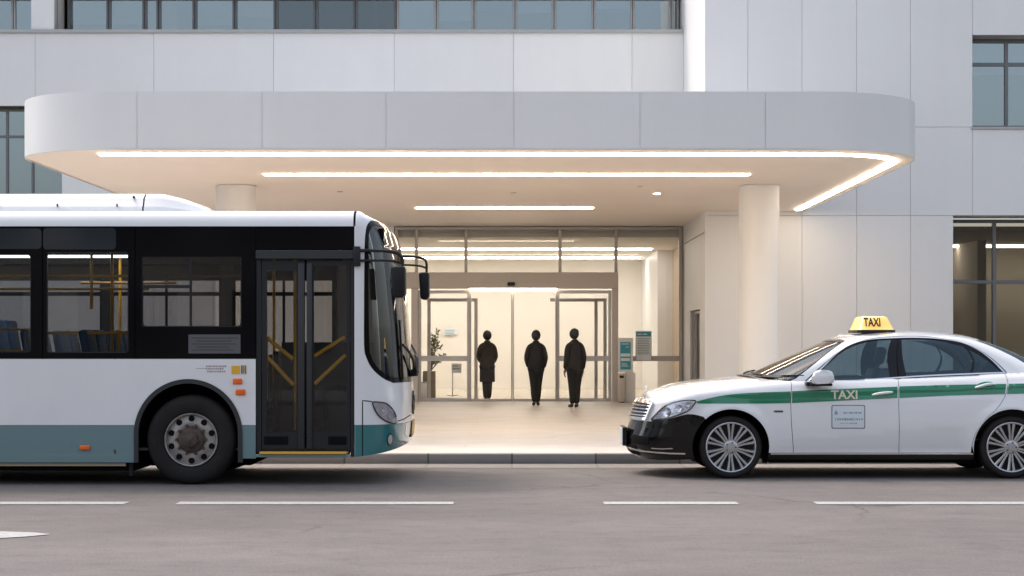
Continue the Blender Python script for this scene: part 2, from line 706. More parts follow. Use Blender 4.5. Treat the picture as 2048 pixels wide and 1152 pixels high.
def tiles(name, col, sx, sy, rough, joint=0.75, var=0.06, mort=0.006, off=0.5):
    m, nt, out = nodes(name)
    N, L = nt.nodes, nt.links
    b = N.new('ShaderNodeBsdfPrincipled'); L.new(b.outputs[0], out.inputs[0])
    geo = N.new('ShaderNodeNewGeometry')
    br = N.new('ShaderNodeTexBrick'); br.offset = off
    br.inputs['Scale'].default_value = 1.0; br.inputs['Brick Width'].default_value = sx; br.inputs['Row Height'].default_value = sy
    br.inputs['Mortar Size'].default_value = mort; br.inputs['Mortar Smooth'].default_value = 0.1; br.inputs['Bias'].default_value = 0
    L.new(geo.outputs['Position'], br.inputs['Vector'])
    br.inputs['Color1'].default_value = (*[c * (1 - var) for c in col], 1)
    br.inputs['Color2'].default_value = (*[c * (1 + var) for c in col], 1)
    br.inputs['Mortar'].default_value = (*[c * joint for c in col], 1)
    nz = N.new('ShaderNodeTexNoise'); nz.inputs['Scale'].default_value = 1.4; nz.inputs['Detail'].default_value = 6; nz.inputs['Roughness'].default_value = 0.65
    L.new(geo.outputs['Position'], nz.inputs['Vector'])
    mr = N.new('ShaderNodeMapRange'); mr.inputs[1].default_value = 0.3; mr.inputs[2].default_value = 0.7; mr.inputs[3].default_value = 0.88; mr.inputs[4].default_value = 1.08
    L.new(nz.outputs['Fac'], mr.inputs[0])
    mx = N.new('ShaderNodeMix'); mx.data_type = 'RGBA'; mx.blend_type = 'MULTIPLY'; mx.inputs[0].default_value = 1
    L.new(br.outputs['Color'], mx.inputs[6]); L.new(mr.outputs[0], mx.inputs[7]); L.new(mx.outputs[2], b.inputs['Base Color'])
    b.inputs['Roughness'].default_value = rough
    MATS[name] = m
tiles('forecourt_tile', (0.62, 0.575, 0.525), 1.2, 0.6, 0.42, joint=.88, var=.03)
tiles('paving_grey', (0.24, 0.235, 0.23), 0.6, 0.3, 0.7, joint=.7)
tiles('granite', (0.25, 0.235, 0.225), 1.0, 5.0, 0.7, joint=0.45, var=0.12, mort=0.012, off=0.0)
tiles('gutter_stone', (0.21, 0.19, 0.175), 1.0, 8.0, 0.7, joint=0.6, var=0.08, mort=0.008, off=0.0)

# ------------------------------------------------------------------ setting
YK = 21.48            # face of the kerb
ZP = 0.12             # pavement level
MB().quad([(-400, -400, -0.02), (400, -400, -0.02), (400, 500, -0.02), (-400, 500, -0.02)]).build('ground', MATS['granite'])['kind'] = 'structure'
MB().quad([(-120, -6, 0), (120, -6, 0), (120, YK + .1, 0), (-120, YK + .1, 0)]).build('road', MATS['asphalt'])['kind'] = 'structure'
MB().quad([(-120, 20.75, .004), (120, 20.75, .004), (120, YK + .02, .004), (-120, YK + .02, .004)]).build('gutter', MATS['gutter_stone'])['kind'] = 'structure'
MB().box(-120, 120, YK, YK + 0.18, -0.01, ZP + .003, bev=0.018, seg=2).build('kerb', MATS['granite'])['kind'] = 'structure'
MB().box(-120, 120, YK + 0.18, 60, -0.01, ZP - .004).build('pavement', MATS['paving_grey'])['kind'] = 'structure'
MB().quad([(-9.2, YK + .181, ZP), (6.9, YK + .181, ZP), (6.9, 53, ZP), (-9.2, 53, ZP)]).build('forecourt', MATS['forecourt_tile'])['kind'] = 'structure'
# far side of the street, behind the camera
MB().box(-120, 120, -14, -6, -0.01, 0.12, bev=0.02).build('pavement', MATS['granite'])['kind'] = 'structure'

# lane markings
YL = 16.13
for a, c, nm in ((-9.5, xat(253, YL), 'white lane dash beneath the front of the bus, nearest the left edge'),
             (xat(355, YL), xat(907, YL), 'long white lane dash in front of the bus door'),
             (xat(1207, YL), xat(1475, YL), 'short white lane dash in front of the taxi nose'),
             (xat(1630, YL), 7.6, 'white lane dash running past the taxi doors to the right edge')):
    o = MB().quad([(a, YL - .13, .005), (c, YL - .13, .005), (c, YL + .13, .005), (a, YL + .13, .005)]).build('lane_line', MATS['paint_white'])
    tag(o, nm, 'lane line', 'white lane dashes', 'structure')
pts = [(-6.2, 13.05), (xat(0, 13.4), 13.16), (xat(60, 13.4), 13.3), (xat(97, 13.4), 13.47), (xat(60, 13.5), 13.6), (xat(0, 13.6), 13.67), (-6.2, 13.72)]
o = MB().quad([(x, y, .005) for x, y in pts]).build('road_arrow', MATS['paint_white'])
tag(o, 'pointed tip of a white road marking in the near lane', 'road marking', None, 'structure')

# unseen office block added behind the camera for the dark paint and the glass to mirror
mat('office_wall', (0.26, 0.245, 0.22), 0.8, var=.08, vscale=.5)
mat('office_glass', (0.03, 0.035, 0.04), 0.1)
off = MB().box(-70, 70, -32, -22, -.01, 9.0).box(-70, 70, -21.99, -21.6, 8.6, 9.3)
offo = bpy.data.objects.new('added_office_building', None)
link(offo, None, Vector((0, -27, 0)))
tag(offo, 'long beige office block added unseen behind the camera for reflections', 'building')
off.build('wall', MATS['office_wall'], offo)
w0 = MB().box(-1.6, 1.6, -.05, .04, -1, 1, bev=.02).build('window', MATS['office_glass'], offo)
for i in range(14):
    for z in (2.2, 5.8):
        c = w0 if i == 0 and z < 3 else w0.copy()
        if c is not w0:
            COL.objects.link(c); c.parent = offo
        c.location = Vector((-32.5 + i * 5, -21.95, z)) - ABS[offo.name]
# ------------------------------------------------------------------ hospital building
YB, YW = 36.55, 41.10            # front planes: right block, left wing
XE = 3.915                       # left edge of the right block
ZC0, ZC1 = 4.134, 4.93           # canopy underside and top
bld = thing('hospital_building', 'white panelled hospital with a rounded lit entrance canopy and glass doors', 'building', (0, YW, ZP))
GAP = 0.003


def wall(name, Y, x0, x1, z0, z1, openings, cells, side=None):
    """a wall with real openings: a backing slab and cladding panels with open joints in front of it"""
    mb = MB()
    S = plane_xz(Y + .05)
    o = S.patch(name, [(x0, z0), (x1, z0), (x1, z1), (x0, z1)], [[(a, c), (b, c), (b, d), (a, d)] for a, b, c, d in openings], MATS['facade_joint'], bld, sp=None, bstep=50, thick=.3)
    back = o.data
    bm = mb.bm
    for (a, b, c, d) in cells:
        mb.box(a + GAP, b - GAP, Y, Y + .047, c + GAP, d - GAP, bev=.004)
    me = mb.mesh('panels', 30)
    me.materials.append(MATS['facade'])
    p = bpy.data.objects.new('cladding', me)
    link(p, o, Vector((0, 0, 0)))
    return o


def reveal(name, x0, x1, z0, z1, Y0, Y1, parent, m='facade', sides='LRTB', t=.06):
    """the four inner faces of an opening"""
    mb = MB()
    if 'L' in sides: mb.box(x0 - t, x0, Y0, Y1, z0 - t, z1 + t)
    if 'R' in sides: mb.box(x1, x1 + t, Y0, Y1, z0 - t, z1 + t)
    if 'T' in sides: mb.box(x0 + .001, x1 - .001, Y0 + .002, Y1, z1, z1 + t)
    if 'B' in sides: mb.box(x0 + .001, x1 - .001, Y0 + .002, Y1, z0 - t, z0)
    return mb.build(name, MATS[m], parent)


def window(Y, x0, x1, z0, z1, glassm, framem, vert=(), hor=(), w=.06, parent=None, name='window', frame_sides='LRTB'):
    """one framed window: a frame with bars and, as its own piece, the glass"""
    mb = MB()
    d0, d1 = Y - .04, Y + .06
    if 'L' in frame_sides: mb.box(x0, x0 + w, d0, d1, z0, z1, bev=.006)
    if 'R' in frame_sides: mb.box(x1 - w, x1, d0, d1, z0, z1, bev=.006)
    if 'T' in frame_sides: mb.box(x0 + w * .98, x1 - w * .98, d0 + .003, d1 - .003, z1 - w, z1 - .001, bev=.006)
    if 'B' in frame_sides: mb.box(x0 + w * .98, x1 - w * .98, d0 + .003, d1 - .003, z0 + .001, z0 + w, bev=.006)
    for v in vert: mb.box(v - w / 2, v + w / 2, d0 + .002, d1 - .002, z0 + .002, z1 - .002, bev=.006)
    for h in hor: mb.box(x0 + .002, x1 - .002, d0 + .006, d1 - .006, h - w / 2, h + w / 2, bev=.006)
    f = mb.build(name, MATS[framem], parent or bld)
    MB().box(x0 + .01, x1 - .01, Y, Y + .012, z0 + .01, z1 - .01).build('pane', MATS[glassm], f)
    return f


# ---- left wing wall
zs, zr = 8.61, 9.62                                     # sill and head of the ribbon windows
zl0, zl1 = 4.45, 6.88                                   # low left window
ribL, ribR = -10.456, 3.80
xl = [-30, -27, -24, -21, -18, -15.4, -14.2]
J = [-10.89, -8.18, -5.445, -2.69, .034, 2.74, XE]
cells = []
for a, b in zip([-30, -27.3, -24.6, -21.9, -19.2, -16.5], [-27.3, -24.6, -21.9, -19.2, -16.5, -13.6]):
    cells += [(a, b, .12, 4.4), (a, b, 4.4, 6.9), (a, b, 6.9, zs)]
cells += [(-13.6, -10.89, zl1, zs), (-10.89, -8.18, zl1, zs), (-10.28, -8.18, 4.4, zl1)]
cells += [(-13.6, -10.89, .12, 4.4), (-10.89, -9.4, .12, 4.4), (-9.4, -8.18, .12, 4.4)]
for a, b in zip(J[1:-1], J[2:]):
    cells += [(a, b, 5.4, zs)]
    if b < -2.6:
        cells += [(a, (a + b) / 2, .12, 5.4), ((a + b) / 2, b, .12, 5.4)]
    else:
        cells += [(a, b, 4.2, 5.4)]
cells += [(-2.69 - .26, -2.69, .12, 5.4)] if False else []
for a, b in zip([-30, -27.3, -24.6, -21.9, -19.2, -16.5, -13.6] + J[:-1], [-27.3, -24.6, -21.9, -19.2, -16.5, -13.6] + J):
    cells += [(a, b, zr, 10.2)]
pierL = xat(62, YW)
cells += [(pierL, ribL, zs, zr)]
left = wall('wing_wall', YW, -30, XE, .0, 10.2,
            [(-13.6, -10.28, zl0, zl1), (ribL, XE - .03, zs, zr), (-29.5, pierL, zs, zr), (-2.69, XE - .02, .12, 4.12)], cells)
# sill course under the ribbon windows
MB().box(-29.5, XE - .01, YW - .05, YW + .3, zs - .07, zs + .012, bev=.006).build('window_sill', MATS['alu'], bld)

# ---- ribbon windows of the upper floor, each its own part
YR = 42.0
reveal('ribbon_reveal', ribL, XE - .01, zs, zr, YW + .3, YR + .05, bld, sides='LT')
RX = [135, 218, 290, 318, 390, 470, 552, 632, 711, 793, 873, 948, 1030, 1108, 1187, 1265, 1342, 1358]
RX = [xat(p, YR) for p in RX]
for i, (a, b) in enumerate(zip(RX, RX[1:])):
    window(YR, a + .005, b - .005, zs + .012, zr, 'pane_dark' if i in (6, 7, 8) else 'pane_upper', 'alu_dark' if i < 9 else 'alu', w=.05)
window(YR, -11.62, -10.98, zs + .012, zr, 'pane_upper', 'alu', w=.05)
window(YR, -13.2, -11.63, zs + .012, zr, 'pane_upper', 'alu', w=.05)
reveal('pier_reveal', -29.4, pierL, zs, zr, YW + .3, YR + .05, bld, sides='RT')
# rooms behind
mb = MB()
mb.box(-30, 4.5, 45.2, 45.3, 8.3, 9.9)
mb.box(-30, 4.5, 42.2, 45.2, 8.35, 8.5)
mb.box(-30, 4.5, 42.2, 45.2, 9.75, 9.9)
for x in (-10.9, -5.6, -3.2, 4.3):
    mb.box(x - .05, x + .05, 42.3, 45.2, 8.5, 9.75)
mb.build('room', MATS['room_wall'], bld)
for i, (a, b, z, m) in enumerate(((RX[0], RX[1], 8.93, 'blind_sky_tint'), (RX[1], RX[2], 8.93, 'blind_sky_tint'), (RX[3], RX[3] + .42, 8.5, 'blind_beige'), (RX[4], RX[5], 8.92, 'blind_sky_tint'),
                                  (RX[9], RX[10], 8.7, 'blind_sky_tint'), (RX[12], RX[13], 9.2, 'blind_sky_tint'), (RX[10], RX[11], 9.0, 'blind_sky_tint'), (RX[13], RX[14], 8.8, 'blind_sky_tint'), (RX[14], RX[15], 9.3, 'blind_sky_tint'), (RX[5], RX[6], 9.1, 'blind_beige'), (-11.62, -11.0, 8.8, 'blind_sky_tint'))):
    MB().box(a + .03, b - .03, YR + .16, YR + .18, z, zr - .02).build('blind_and_sky_sheet', MATS[m], bld)
MB().box(RX[3] + .45, RX[4], 42.9, 43.4, 8.5, 9.7).build('room_cupboard', MATS['room_dark'], bld)

# ---- low left window of the wing
reveal('window_reveal', -13.6, -10.28, zl0, zl1, YW + .05, YW + .5, bld, 'alu_warm')
f = window(YW + .4, -13.6, -10.28, 4.85, zl1 - .02, 'pane_upper', 'alu_dark', vert=(xat(15, YW + .4), xat(66, YW + .4)), hor=(6.22,), w=.055)
MB().box(-13.58, -10.3, YW + .38, YW + .42, zl0, 4.86).build('spandrel_panel', MATS['facade'], bld)
MB().box(-13.58, -10.3, YW + .50, YW + .52, 4.87, 6.19).build('blind_and_sky_sheet', MATS['blind_sky_tint'], bld)  # pale blue sheet added to imitate the sky reflected in this window
MB().box(-14.0, -10.0, YW + 2.4, YW + 2.5, 4.3, 7.0).box(-14, -10, YW + .6, YW + 2.4, 6.95, 7.0).box(-14, -10, YW + .6, YW + 2.4, 4.3, 4.4).build('room', MATS['room_wall'], bld)

# ---- right block
cells = []
XR = [XE, 4.79, 5.89, 6.995, 8.09, 9.35]
for a, b in zip(XR, XR[1:]):
    cells += [(a, b, 5.846, 9.2), (a, b, 9.2, 14.0), (a, b, 4.05, 5.846)]
for a, b in zip([XE, 4.79, 5.89, 6.995, 8.09], [4.79, 5.89, 6.995, 8.09, 8.96]):
    cells += [(a, b, .12, 4.05)]
for a, b in zip([9.35, 12.2, 15.0, 17.8], [12.2, 15.0, 17.8, 20.6]):
    cells += [(a, b, 7.714, 9.6), (a, b, 9.6, 14.0), (a, b, 4.05, 5.846)]
for a, b in zip([13.2, 15.6, 18.0], [15.6, 18.0, 20.6]):
    cells += [(a, b, 5.846, 7.714), (a, b, .12, 4.05)]
wall('block_wall', YB, XE + .06, 20.6, 0, 14.0, [(9.35, 13.2, 5.846, 7.714), (8.96, 13.2, .12, 4.05)], cells)
# return face of the block, panelled, with a side door
mb = MB()
for (y0, y1) in ((YB + .01, YB + 1.0), (YB + 1.0, 39.6), (39.6, YW + 1.4)):
    mb.box(XE, XE + .05, y0 + .006, y1 - .006, ZC1 - 1.2, 9.4, bev=.004)
    mb.box(XE, XE + .05, y0 + .006, y1 - .006, 9.42, 14, bev=.004)
mb.box(XE, XE + .05, YB + .01, 37.5, .12, ZC1 - 1.22, bev=.004)
mb.box(XE, XE + .05, 39.65, YW + .1, .12, ZC1 - 1.22, bev=.004)
mb.box(XE, XE + .05, 37.5, 39.65, 2.17, ZC1 - 1.22, bev=.004)
mb.box(XE + .06, XE + .3, YB + .4, 37.45, 0, 14)
mb.box(XE + .06, XE + .3, 39.7, YW + 1.4, 0, 14)
mb.box(XE + .06, XE + .3, 37.45, 39.7, 2.2, 14)
mb.box(XE + .002, XE + .055, YB + .003, YB + .055, .1, 14)
mb.build('return_wall', MATS['facade'], bld)
sd = MB().box(XE + .1, XE + .16, 37.5, 37.56, .12, 2.16).box(XE + .1, XE + .16, 39.58, 39.64, .12, 2.16).box(XE + .1, XE + .16, 37.57, 39.57, 2.1, 2.16).box(XE + .1, XE + .16, 38.5, 38.56, .13, 2.1)
sd = sd.build('side_door', MATS['alu'], bld)
MB().box(XE + .12, XE + .13, 37.57, 39.57, .13, 2.1).build('pane', MATS['pane_clear'], sd)
MB().box(XE + 1.4, XE + 1.5, 37.0, 40.5, 0, 2.6).box(XE + .3, XE + 1.4, 37.0, 40.5, 2.3, 2.4).box(XE + .3, XE + 1.4, 40.4, 40.5, .1, 2.3).build('side_room', MATS['lobby_cream'], bld)

# upper right window
reveal('window_reveal', 9.35, 13.2, 5.846, 7.714, YB + .048, YB + .55, bld, 'facade')
MB().box(9.32, 13.2, YB - .03, YB + .1, 5.80, 5.85, bev=.005).build('window_sill', MATS['alu'], bld)
window(YB + .5, 9.352, 13.19, 5.86, 7.70, 'pane_upper', 'alu_dark', vert=(xat(2012, YB + .5), 10.95, 11.85), hor=(7.19,), w=.07)
MB().box(9.0, 13.5, 39.5, 39.6, 5.5, 8).box(9, 13.5, YB + .7, 39.5, 7.75, 7.8).box(9, 13.5, YB + .7, 39.5, 5.6, 5.8).box(9.0, 9.1, YB + .7, 39.5, 5.8, 7.75).build('room', MATS['room_dark'], bld)
MB().box(9.45, 10.9, YB + .62, YB + .64, 7.0, 7.6).box(9.40, 10.95, YB + .60, YB + .66, 7.6, 7.68).build('blind_and_sky_sheet', MATS['blind_sky_tint'], bld)
# lower right window wall with a lit room behind
reveal('window_reveal', 8.96, 13.2, .12, 4.05, YB + .048, YB + .9, bld, 'facade', sides='LRT')
window(YB + .85, 8.962, 13.19, .125, 4.03, 'pane_brown', 'alu_dark', vert=(xat(1988, YB + .85), 11.6), hor=(zat(564, YB + .85),), w=.075)
mb = MB()
mb.box(8.4, 16, 44.2, 44.3, 0, 3.9).box(8.4, 16, YB + 1.1, 44.2, 3.8, 3.9).box(8.3, 8.4, YB + 1.1, 44.2, 0, 3.9).box(8.4, 16, YB + 1.1, 44.2, .0, .13).box(10.6, 10.8, 41, 44.2, .13, 3.8).box(15.9, 16.0, YB + 1.1, 44.2, .13, 3.8)
mb.build('room', MATS['brown_room'], bld)
MB().box(8.6, 15.5, 42.7, 42.9, 3.74, 3.79).build('room_light', MATS['room_light'], bld)

# ---- canopy
XC0, XC1, YC, RL, RR = -7.10, 5.91, 24.92, 1.5, 1.65


def canopy_outline(ins, rl, rr, n=16):
    """front edge from the back left corner round to the back right corner"""
    x0, x1, y = XC0 + ins, XC1 - ins, YC + ins
    out = [(x0, YW - .01)]
    for k in range(n + 1):
        a = R(180 + 90 * k / n)
        out.append((x0 + rl + rl * math.cos(a), y + rl + rl * math.sin(a)))
    for k in range(n + 1):
        a = R(270 + 90 * k / n)
        out.append((x1 - rr + rr * math.cos(a), y + rr + rr * math.sin(a)))
    out += [(x1, YB - .01)]
    return out


can = part_empty('canopy', bld, (0, 31, ZC0))
full = canopy_outline(0, RL, RR) + [(XE - .005, YB - .01), (XE - .005, YW - .01)]
mb = MB()
mb.prism(full, lambda p: (p[0], p[1], ZC0), lambda p: (p[0], p[1], ZC0 + .004))
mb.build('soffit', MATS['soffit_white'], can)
inn = canopy_outline(.010, RL - .010, RR - .010) + [(XE - .03, YB - .04), (XE - .03, YW - .04)]
mb = MB()
mb.prism(inn, lambda p: (p[0], p[1], ZC0 + .006), lambda p: (p[0], p[1], ZC1 - .01))
mb.build('canopy_core', MATS['canopy_white'], can)
MB().box(-30, XE, YW + .31, 60, 9.95, 10.1).build('wing_roof', MATS['facade_joint'], bld)
MB().box(XE + .31, 20.6, YB + .36, 60, 13.7, 13.9).build('block_roof', MATS['facade_joint'], bld)
# fascia panels with open joints
jx = [xat(p, YC) for p in (274, 524, 772, 1028, 1280, 1531)]
edge = dens(canopy_outline(0, RL, RR, 24), .2, False)
cuts = []
segs, cur = [], [edge[0]]
for a, b in zip(edge, edge[1:]):
    c = [x for x in jx if a[1] == b[1] == YC and a[0] < x <= b[0]] if abs(a[1] - YC) < 1e-6 and abs(b[1] - YC) < 1e-6 else []
    for x in c:
        cur.append((x - .003, YC)); segs.append(cur); cur = [(x + .003, YC)]
    cur.append(b)
segs.append(cur)
mb = MB()
for sgm in segs:
    def inw(i, d):
        a = sgm[max(0, i - 1)]; b = sgm[min(len(sgm) - 1, i + 1)]
        t = Vector((b[0] - a[0], b[1] - a[1])).normalized()
        return (sgm[i][0] - t[1] * d, sgm[i][1] + t[0] * d)
    outer = [sgm[i] for i in range(len(sgm))]
    innr = [inw(i, .027) for i in range(len(sgm))]
    rows = []
    rows.append([(p[0], p[1], ZC0 - .012) for p in innr])
    rows.append([(p[0], p[1], ZC0 - .012) for p in [inw(i, .006) for i in range(len(sgm))]])
    rows.append([(p[0], p[1], ZC0 - .004) for p in outer])
    rows.append([(p[0], p[1], ZC1) for p in outer])
    rows.append([(p[0], p[1], ZC1) for p in innr])
    mb.grid(rows)
mb.build('fascia', MATS['canopy_white'], can)


def ribbon(name, path, w, z0, z1, m, taper0=False, taper1=False):
    n = len(path)
    L, Rr = [], []
    for i, p in enumerate(path):
        a, b = path[max(0, i - 1)], path[min(n - 1, i + 1)]
        t = Vector((b[0] - a[0], b[1] - a[1])).normalized()
        L.append((p[0] - t[1] * w / 2, p[1] + t[0] * w / 2)); Rr.append((p[0] + t[1] * w / 2, p[1] - t[0] * w / 2))
    a, b = Vector(path[1]) - Vector(path[0]), Vector(path[-1]) - Vector(path[-2])
    a.normalize(); b.normalize()
    def capp(c, t, s):
        out = []
        for k in range(1, 8):
            g = R(180 * k / 8)
            nrm = Vector((-t[1], t[0]))
            v = Vector(c) + nrm * (w / 2 * math.cos(g)) * s + t * (w / 2 * math.sin(g)) * s
            out.append((v.x, v.y))
        return out
    poly = L + capp(path[-1], b, 1) + list(reversed(Rr)) + capp(path[0], a, -1)
    mb = MB()
    mb.prism(poly, lambda p: (p[0], p[1], z0), lambda p: (p[0], p[1], z1))
    return mb.build(name, m, can)


edge_path = dens([(xat(205, 25.55), 25.55), (4.25, 25.55)], .3, False)
cxx, cyy, rrr = 4.40, 26.80, 1.25
edge_path = [(x, y) for x, y in edge_path if x < cxx] + [(cxx + rrr * math.cos(R(a)), cyy + rrr * math.sin(R(a))) for a in range(270, 361, 6)]
edge_path += dens([(5.655, 27.2), (5.72, 36.0)], .5, False)
zt0, zt1 = ZC0 - .022, ZC0 - .002
ribbon('light_strip', edge_path, .115, zt0, zt1, MATS['strip_light'])
ribbon('light_strip', [(xat(536, 28.57), 28.57), (0, 28.57), (xat(1491, 28.57), 28.57)], .14, zt0, zt1, MATS['strip_light'])
ribbon('light_strip', [(xat(840, 35.53), 35.53), (0, 35.53), (xat(1178, 35.53), 35.53)], .18, zt0, zt1, MATS['strip_light'])
for px, py in ((1314, 387), (1027, 385), (680, 383), (1280, 372)):
    Y = (ZC0 - EYE) * FPX / (HY - py)
    on = px == 1314
    d = MB().cyl((xat(px, Y), Y, ZC0 - .012), (xat(px, Y), Y, ZC0 - .001), .06 if on else .05, n=20).build('downlight', MATS['strip_light' if on else 'alu'], can)

# ---- columns
for x in (4.215, -4.71):
    mb = MB()
    zj = zat(510, 30.36)
    mb.lathe([(.345, ZP), (.345, ZP + .09), (.34, ZP + .1), (.34, zj - .008), (.333, zj - .006), (.333, zj + .006), (.34, zj + .008), (.34, ZC0 - .006)], (x, 30.7, 0), 'Z', 64)
    mb.build('column', MATS['column_white'], bld, sharp=50)

# ---- glass entrance
YG = YW + .06
ent = part_empty('entrance_screen', bld, (.5, YG, ZP))
ztop = 4.12
hz0, hz1 = zat(577, YW), zat(545, YW)
mb = MB()
for px in (833, 932, 1120, 1232):
    x = xat(px, YG)
    mb.box(x - .035, x + .035, YG - .05, YG + .05, hz1, ztop - .07, bev=.005)
mb.box(-2.68, XE - .03, YG - .06, YG + .06, ztop - .07, ztop, bev=.005)
mb.box(XE - .1, XE - .03, YG - .055, YG + .055, ZP, ztop - .07, bev=.005)
mb.box(-2.68, -2.60, YG - .055, YG + .055, ZP, ztop - .07, bev=.005)
zm = zat(717, YW)
mb.box(xat(1237, YG), XE - .1, YG - .04, YG + .04, zm - .06, zm + .06, bev=.005)
mb.box(xat(1237, YG), XE - .1, YG - .04, YG + .04, ZP, ZP + .07, bev=.005)
mb.build('mullion', MATS['alu_warm'], ent)
MB().box(-2.6, XE - .1, YG - .006, YG + .006, hz1 + .001, ztop - .075).build('upper_pane', MATS['pane_clear'], ent)
MB().box(xat(1237, YG), XE - .1, YG - .006, YG + .006, ZP + .01, hz1 - .001).build('side_pane', MATS['pane_clear'], ent)
mb = MB()
mb.box(-2.6, xat(1236, YW), YW - .12, YW + .18, hz0, hz1, bev=.008)
mb.box(xat(1224, YW), xat(1236, YW), YW - .118, YW + .178, ZP, hz0 - .001, bev=.008)
mb.box(xat(823, YW), xat(836, YW), YW - .118, YW + .178, ZP, hz0 - .001, bev=.008)
mb.build('door_header', MATS['bronze_panel'], ent)
x0, x1 = xat(940, YW), xat(1113, YW)
MB().box(x0, x1, YW - .10, YW + .1, hz0 - .035, hz0 - .002).build('header_light', MATS['strip_light'], ent)
MB().box(xat(1015, YW), xat(1030, YW), YW - .2, YW - .122, zat(572, YW), zat(565, YW), bev=.01).build('door_sensor', MATS['black_plastic'], ent)


def leaf(name, a, b, Y, stile, rail=True, zt=None):
    zt = zt or hz0 - .04
    mb = MB()
    mb.box(a, a + stile, Y - .025, Y + .025, ZP + .012, zt, bev=.004).box(b - stile, b, Y - .025, Y + .025, ZP + .012, zt, bev=.004)
    mb.box(a + stile, b - stile, Y - .024, Y + .024, zt - stile, zt - .001, bev=.004).box(a + stile, b - stile, Y - .024, Y + .024, ZP + .013, ZP + .012 + max(stile, .06), bev=.004)
    f = mb.build(name, MATS['alu_warm' if stile < .05 else 'alu'], bld)
    if rail:
        MB().box(a + stile, b - stile, Y - .03, Y + .03, zm - .06, zm + .06, bev=.005).build('push_rail', MATS['alu'], f)
    MB().box(a + stile * .7, b - stile * .7, Y - .005, Y + .005, ZP + .05, zt - .02).build('pane', MATS['pane_clear'], f)
    return f


xm = xat(1025, YW)
leaf('side_light', xat(836, YW), xat(940, YW), YW + .1, .07)
leaf('side_light', xat(1113, YW), xat(1223, YW), YW + .1, .07)
leaf('sliding_door', x0 + .0, xm - .004, YW + .02, .028, rail=False)
leaf('sliding_door', xm + .004, x1, YW + .02, .028, rail=False)

# ---- lobby
mb = MB()
mb.box(-5.2, 4.2, 52.9, 53.0, .1, 4.2)              # back wall
mb.box(-5.3, -5.2, YW + .4, 53, .1, 4.2)
mb.build('lobby_wall', MATS['lobby_cream'], bld)
MB().box(-5.3, 4.3, YW + .36, 53, .05, ZP + .004).build('lobby_floor', MATS['lobby_floor'], bld)
mb = MB()
mb.box(-5.3, 4.6, YW + .25, 53, 3.90, 4.0)
mb.box(-5.3, 4.6, YW + .3, YW + .5, 3.9, 4.3)
mb.build('lobby_ceiling', MATS['lobby_cream'], bld)
mb = MB()
mb.box(XE + .3, XE + .45, YW + .2, 43.3, .1, 4.0)
mb.box(XE + .3, XE + .45, 44.6, 47.2, .1, 4.0)
mb.box(XE + .3, XE + .45, 43.3, 44.6, 2.35, 4.0)
mb.box(XE + .9, XE + 1.0, 43, 45, .1, 3)
mb.build('lobby_side_wall', MATS['lobby_brown'], bld)
MB().box(XE - .1, XE + .45, 47.2, 53, .1, 3.9).build('lobby_pier', MATS['white_plain'], bld)
for Y, w in ((46.3, .30), (50.8, .42)):
    MB().box(-4.9, 3.6, Y - w / 2, Y + w / 2, 3.875, 3.897).build('lobby_light', MATS['lobby_light'], bld)
# inner door frames of the vestibule
YI = 43.6
mb = MB()
for px in (858, 952, 1192, 1210):
    x = xat(px, YI)
    mb.box(x - .04, x + .04, YI - .04, YI + .04, ZP, 2.55, bev=.004)
mb.box(xat(858, YI), xat(952, YI), YI - .035, YI + .035, 2.47, 2.55).box(xat(1100, YI), xat(1210, YI), YI - .035, YI + .035, 2.47, 2.55)
mb.build('inner_door_frame', MATS['alu'], bld)
# ------------------------------------------------------------------ city bus
mat('bus_white', (0.80, 0.795, 0.785), 0.22, coat=0.6, var=0.03, vscale=1.6, vstretch=(1, 1, .5))
mat('bus_teal', (0.135, 0.225, 0.236), 0.25, coat=0.6, var=0.03, vscale=1.5)
mat('bus_teal_reflecting', (0.02, 0.165, 0.17), 0.22, coat=0.7)  # front teal with a darker, greener reflection painted into its colour
mat('bus_black', (0.005, 0.005, 0.006), 0.10, spec=0.12)
mat('bus_panel_glass', (0.022, 0.028, 0.034), 0.07, spec=0.5)
mat('bus_frame', (0.014, 0.0145, 0.0155), 0.45, spec=0.35)
mat('bus_frame_grey', (0.024, 0.0245, 0.026), 0.5)
mat('bus_inside', (0.045, 0.047, 0.05), 0.7)
mat('bus_floor', (0.05, 0.046, 0.044), 0.6)
mat('seat_blue', (0.03, 0.10, 0.21), 0.6, var=0.2, vscale=14)
mat('rail_yellow', (0.85, 0.43, 0.015), 0.35)
mat('orange_lens', (0.85, 0.13, 0.005), 0.25, coat=0.5)
mat('amber_label', (0.75, 0.42, 0.04), 0.45)
mat('tan_label', (0.52, 0.42, 0.27), 0.6)
mat('plate_yellow', (0.75, 0.42, 0.03), 0.4, var=.08, vscale=40)
mat('rim_steel', (0.36, 0.325, 0.30), 0.45, 0.5, var=0.40, vscale=7, rvar=.1)
mat('hub_rust', (0.075, 0.05, 0.04), 0.75, 0.1, var=0.45, vscale=22)
mat('chrome', (0.80, 0.80, 0.81), 0.10, 1.0)
mat('lamp_silver', (0.50, 0.46, 0.44), 0.4, 0.25, var=.25, vscale=16, bump=0.5, bscale=22)
mat('lamp_bowl', (0.72, 0.69, 0.66), 0.35, 0.4)
mat('rail_tan', (0.42, 0.33, 0.22), 0.6)
mat('grey_label', (0.10, 0.10, 0.105), 0.5)
mat('grey_label_line', (0.045, 0.045, 0.048), 0.5)
glass('bus_glass', (0.70, 0.70, 0.70), 0.03)
glass('bus_door_glass', (0.86, 0.86, 0.86), 0.025)
glass('wind_glass', (0.60, 0.61, 0.61), 0.07)
glass('lamp_glass', (0.93, 0.93, 0.95), 0.04, ior=1.12)

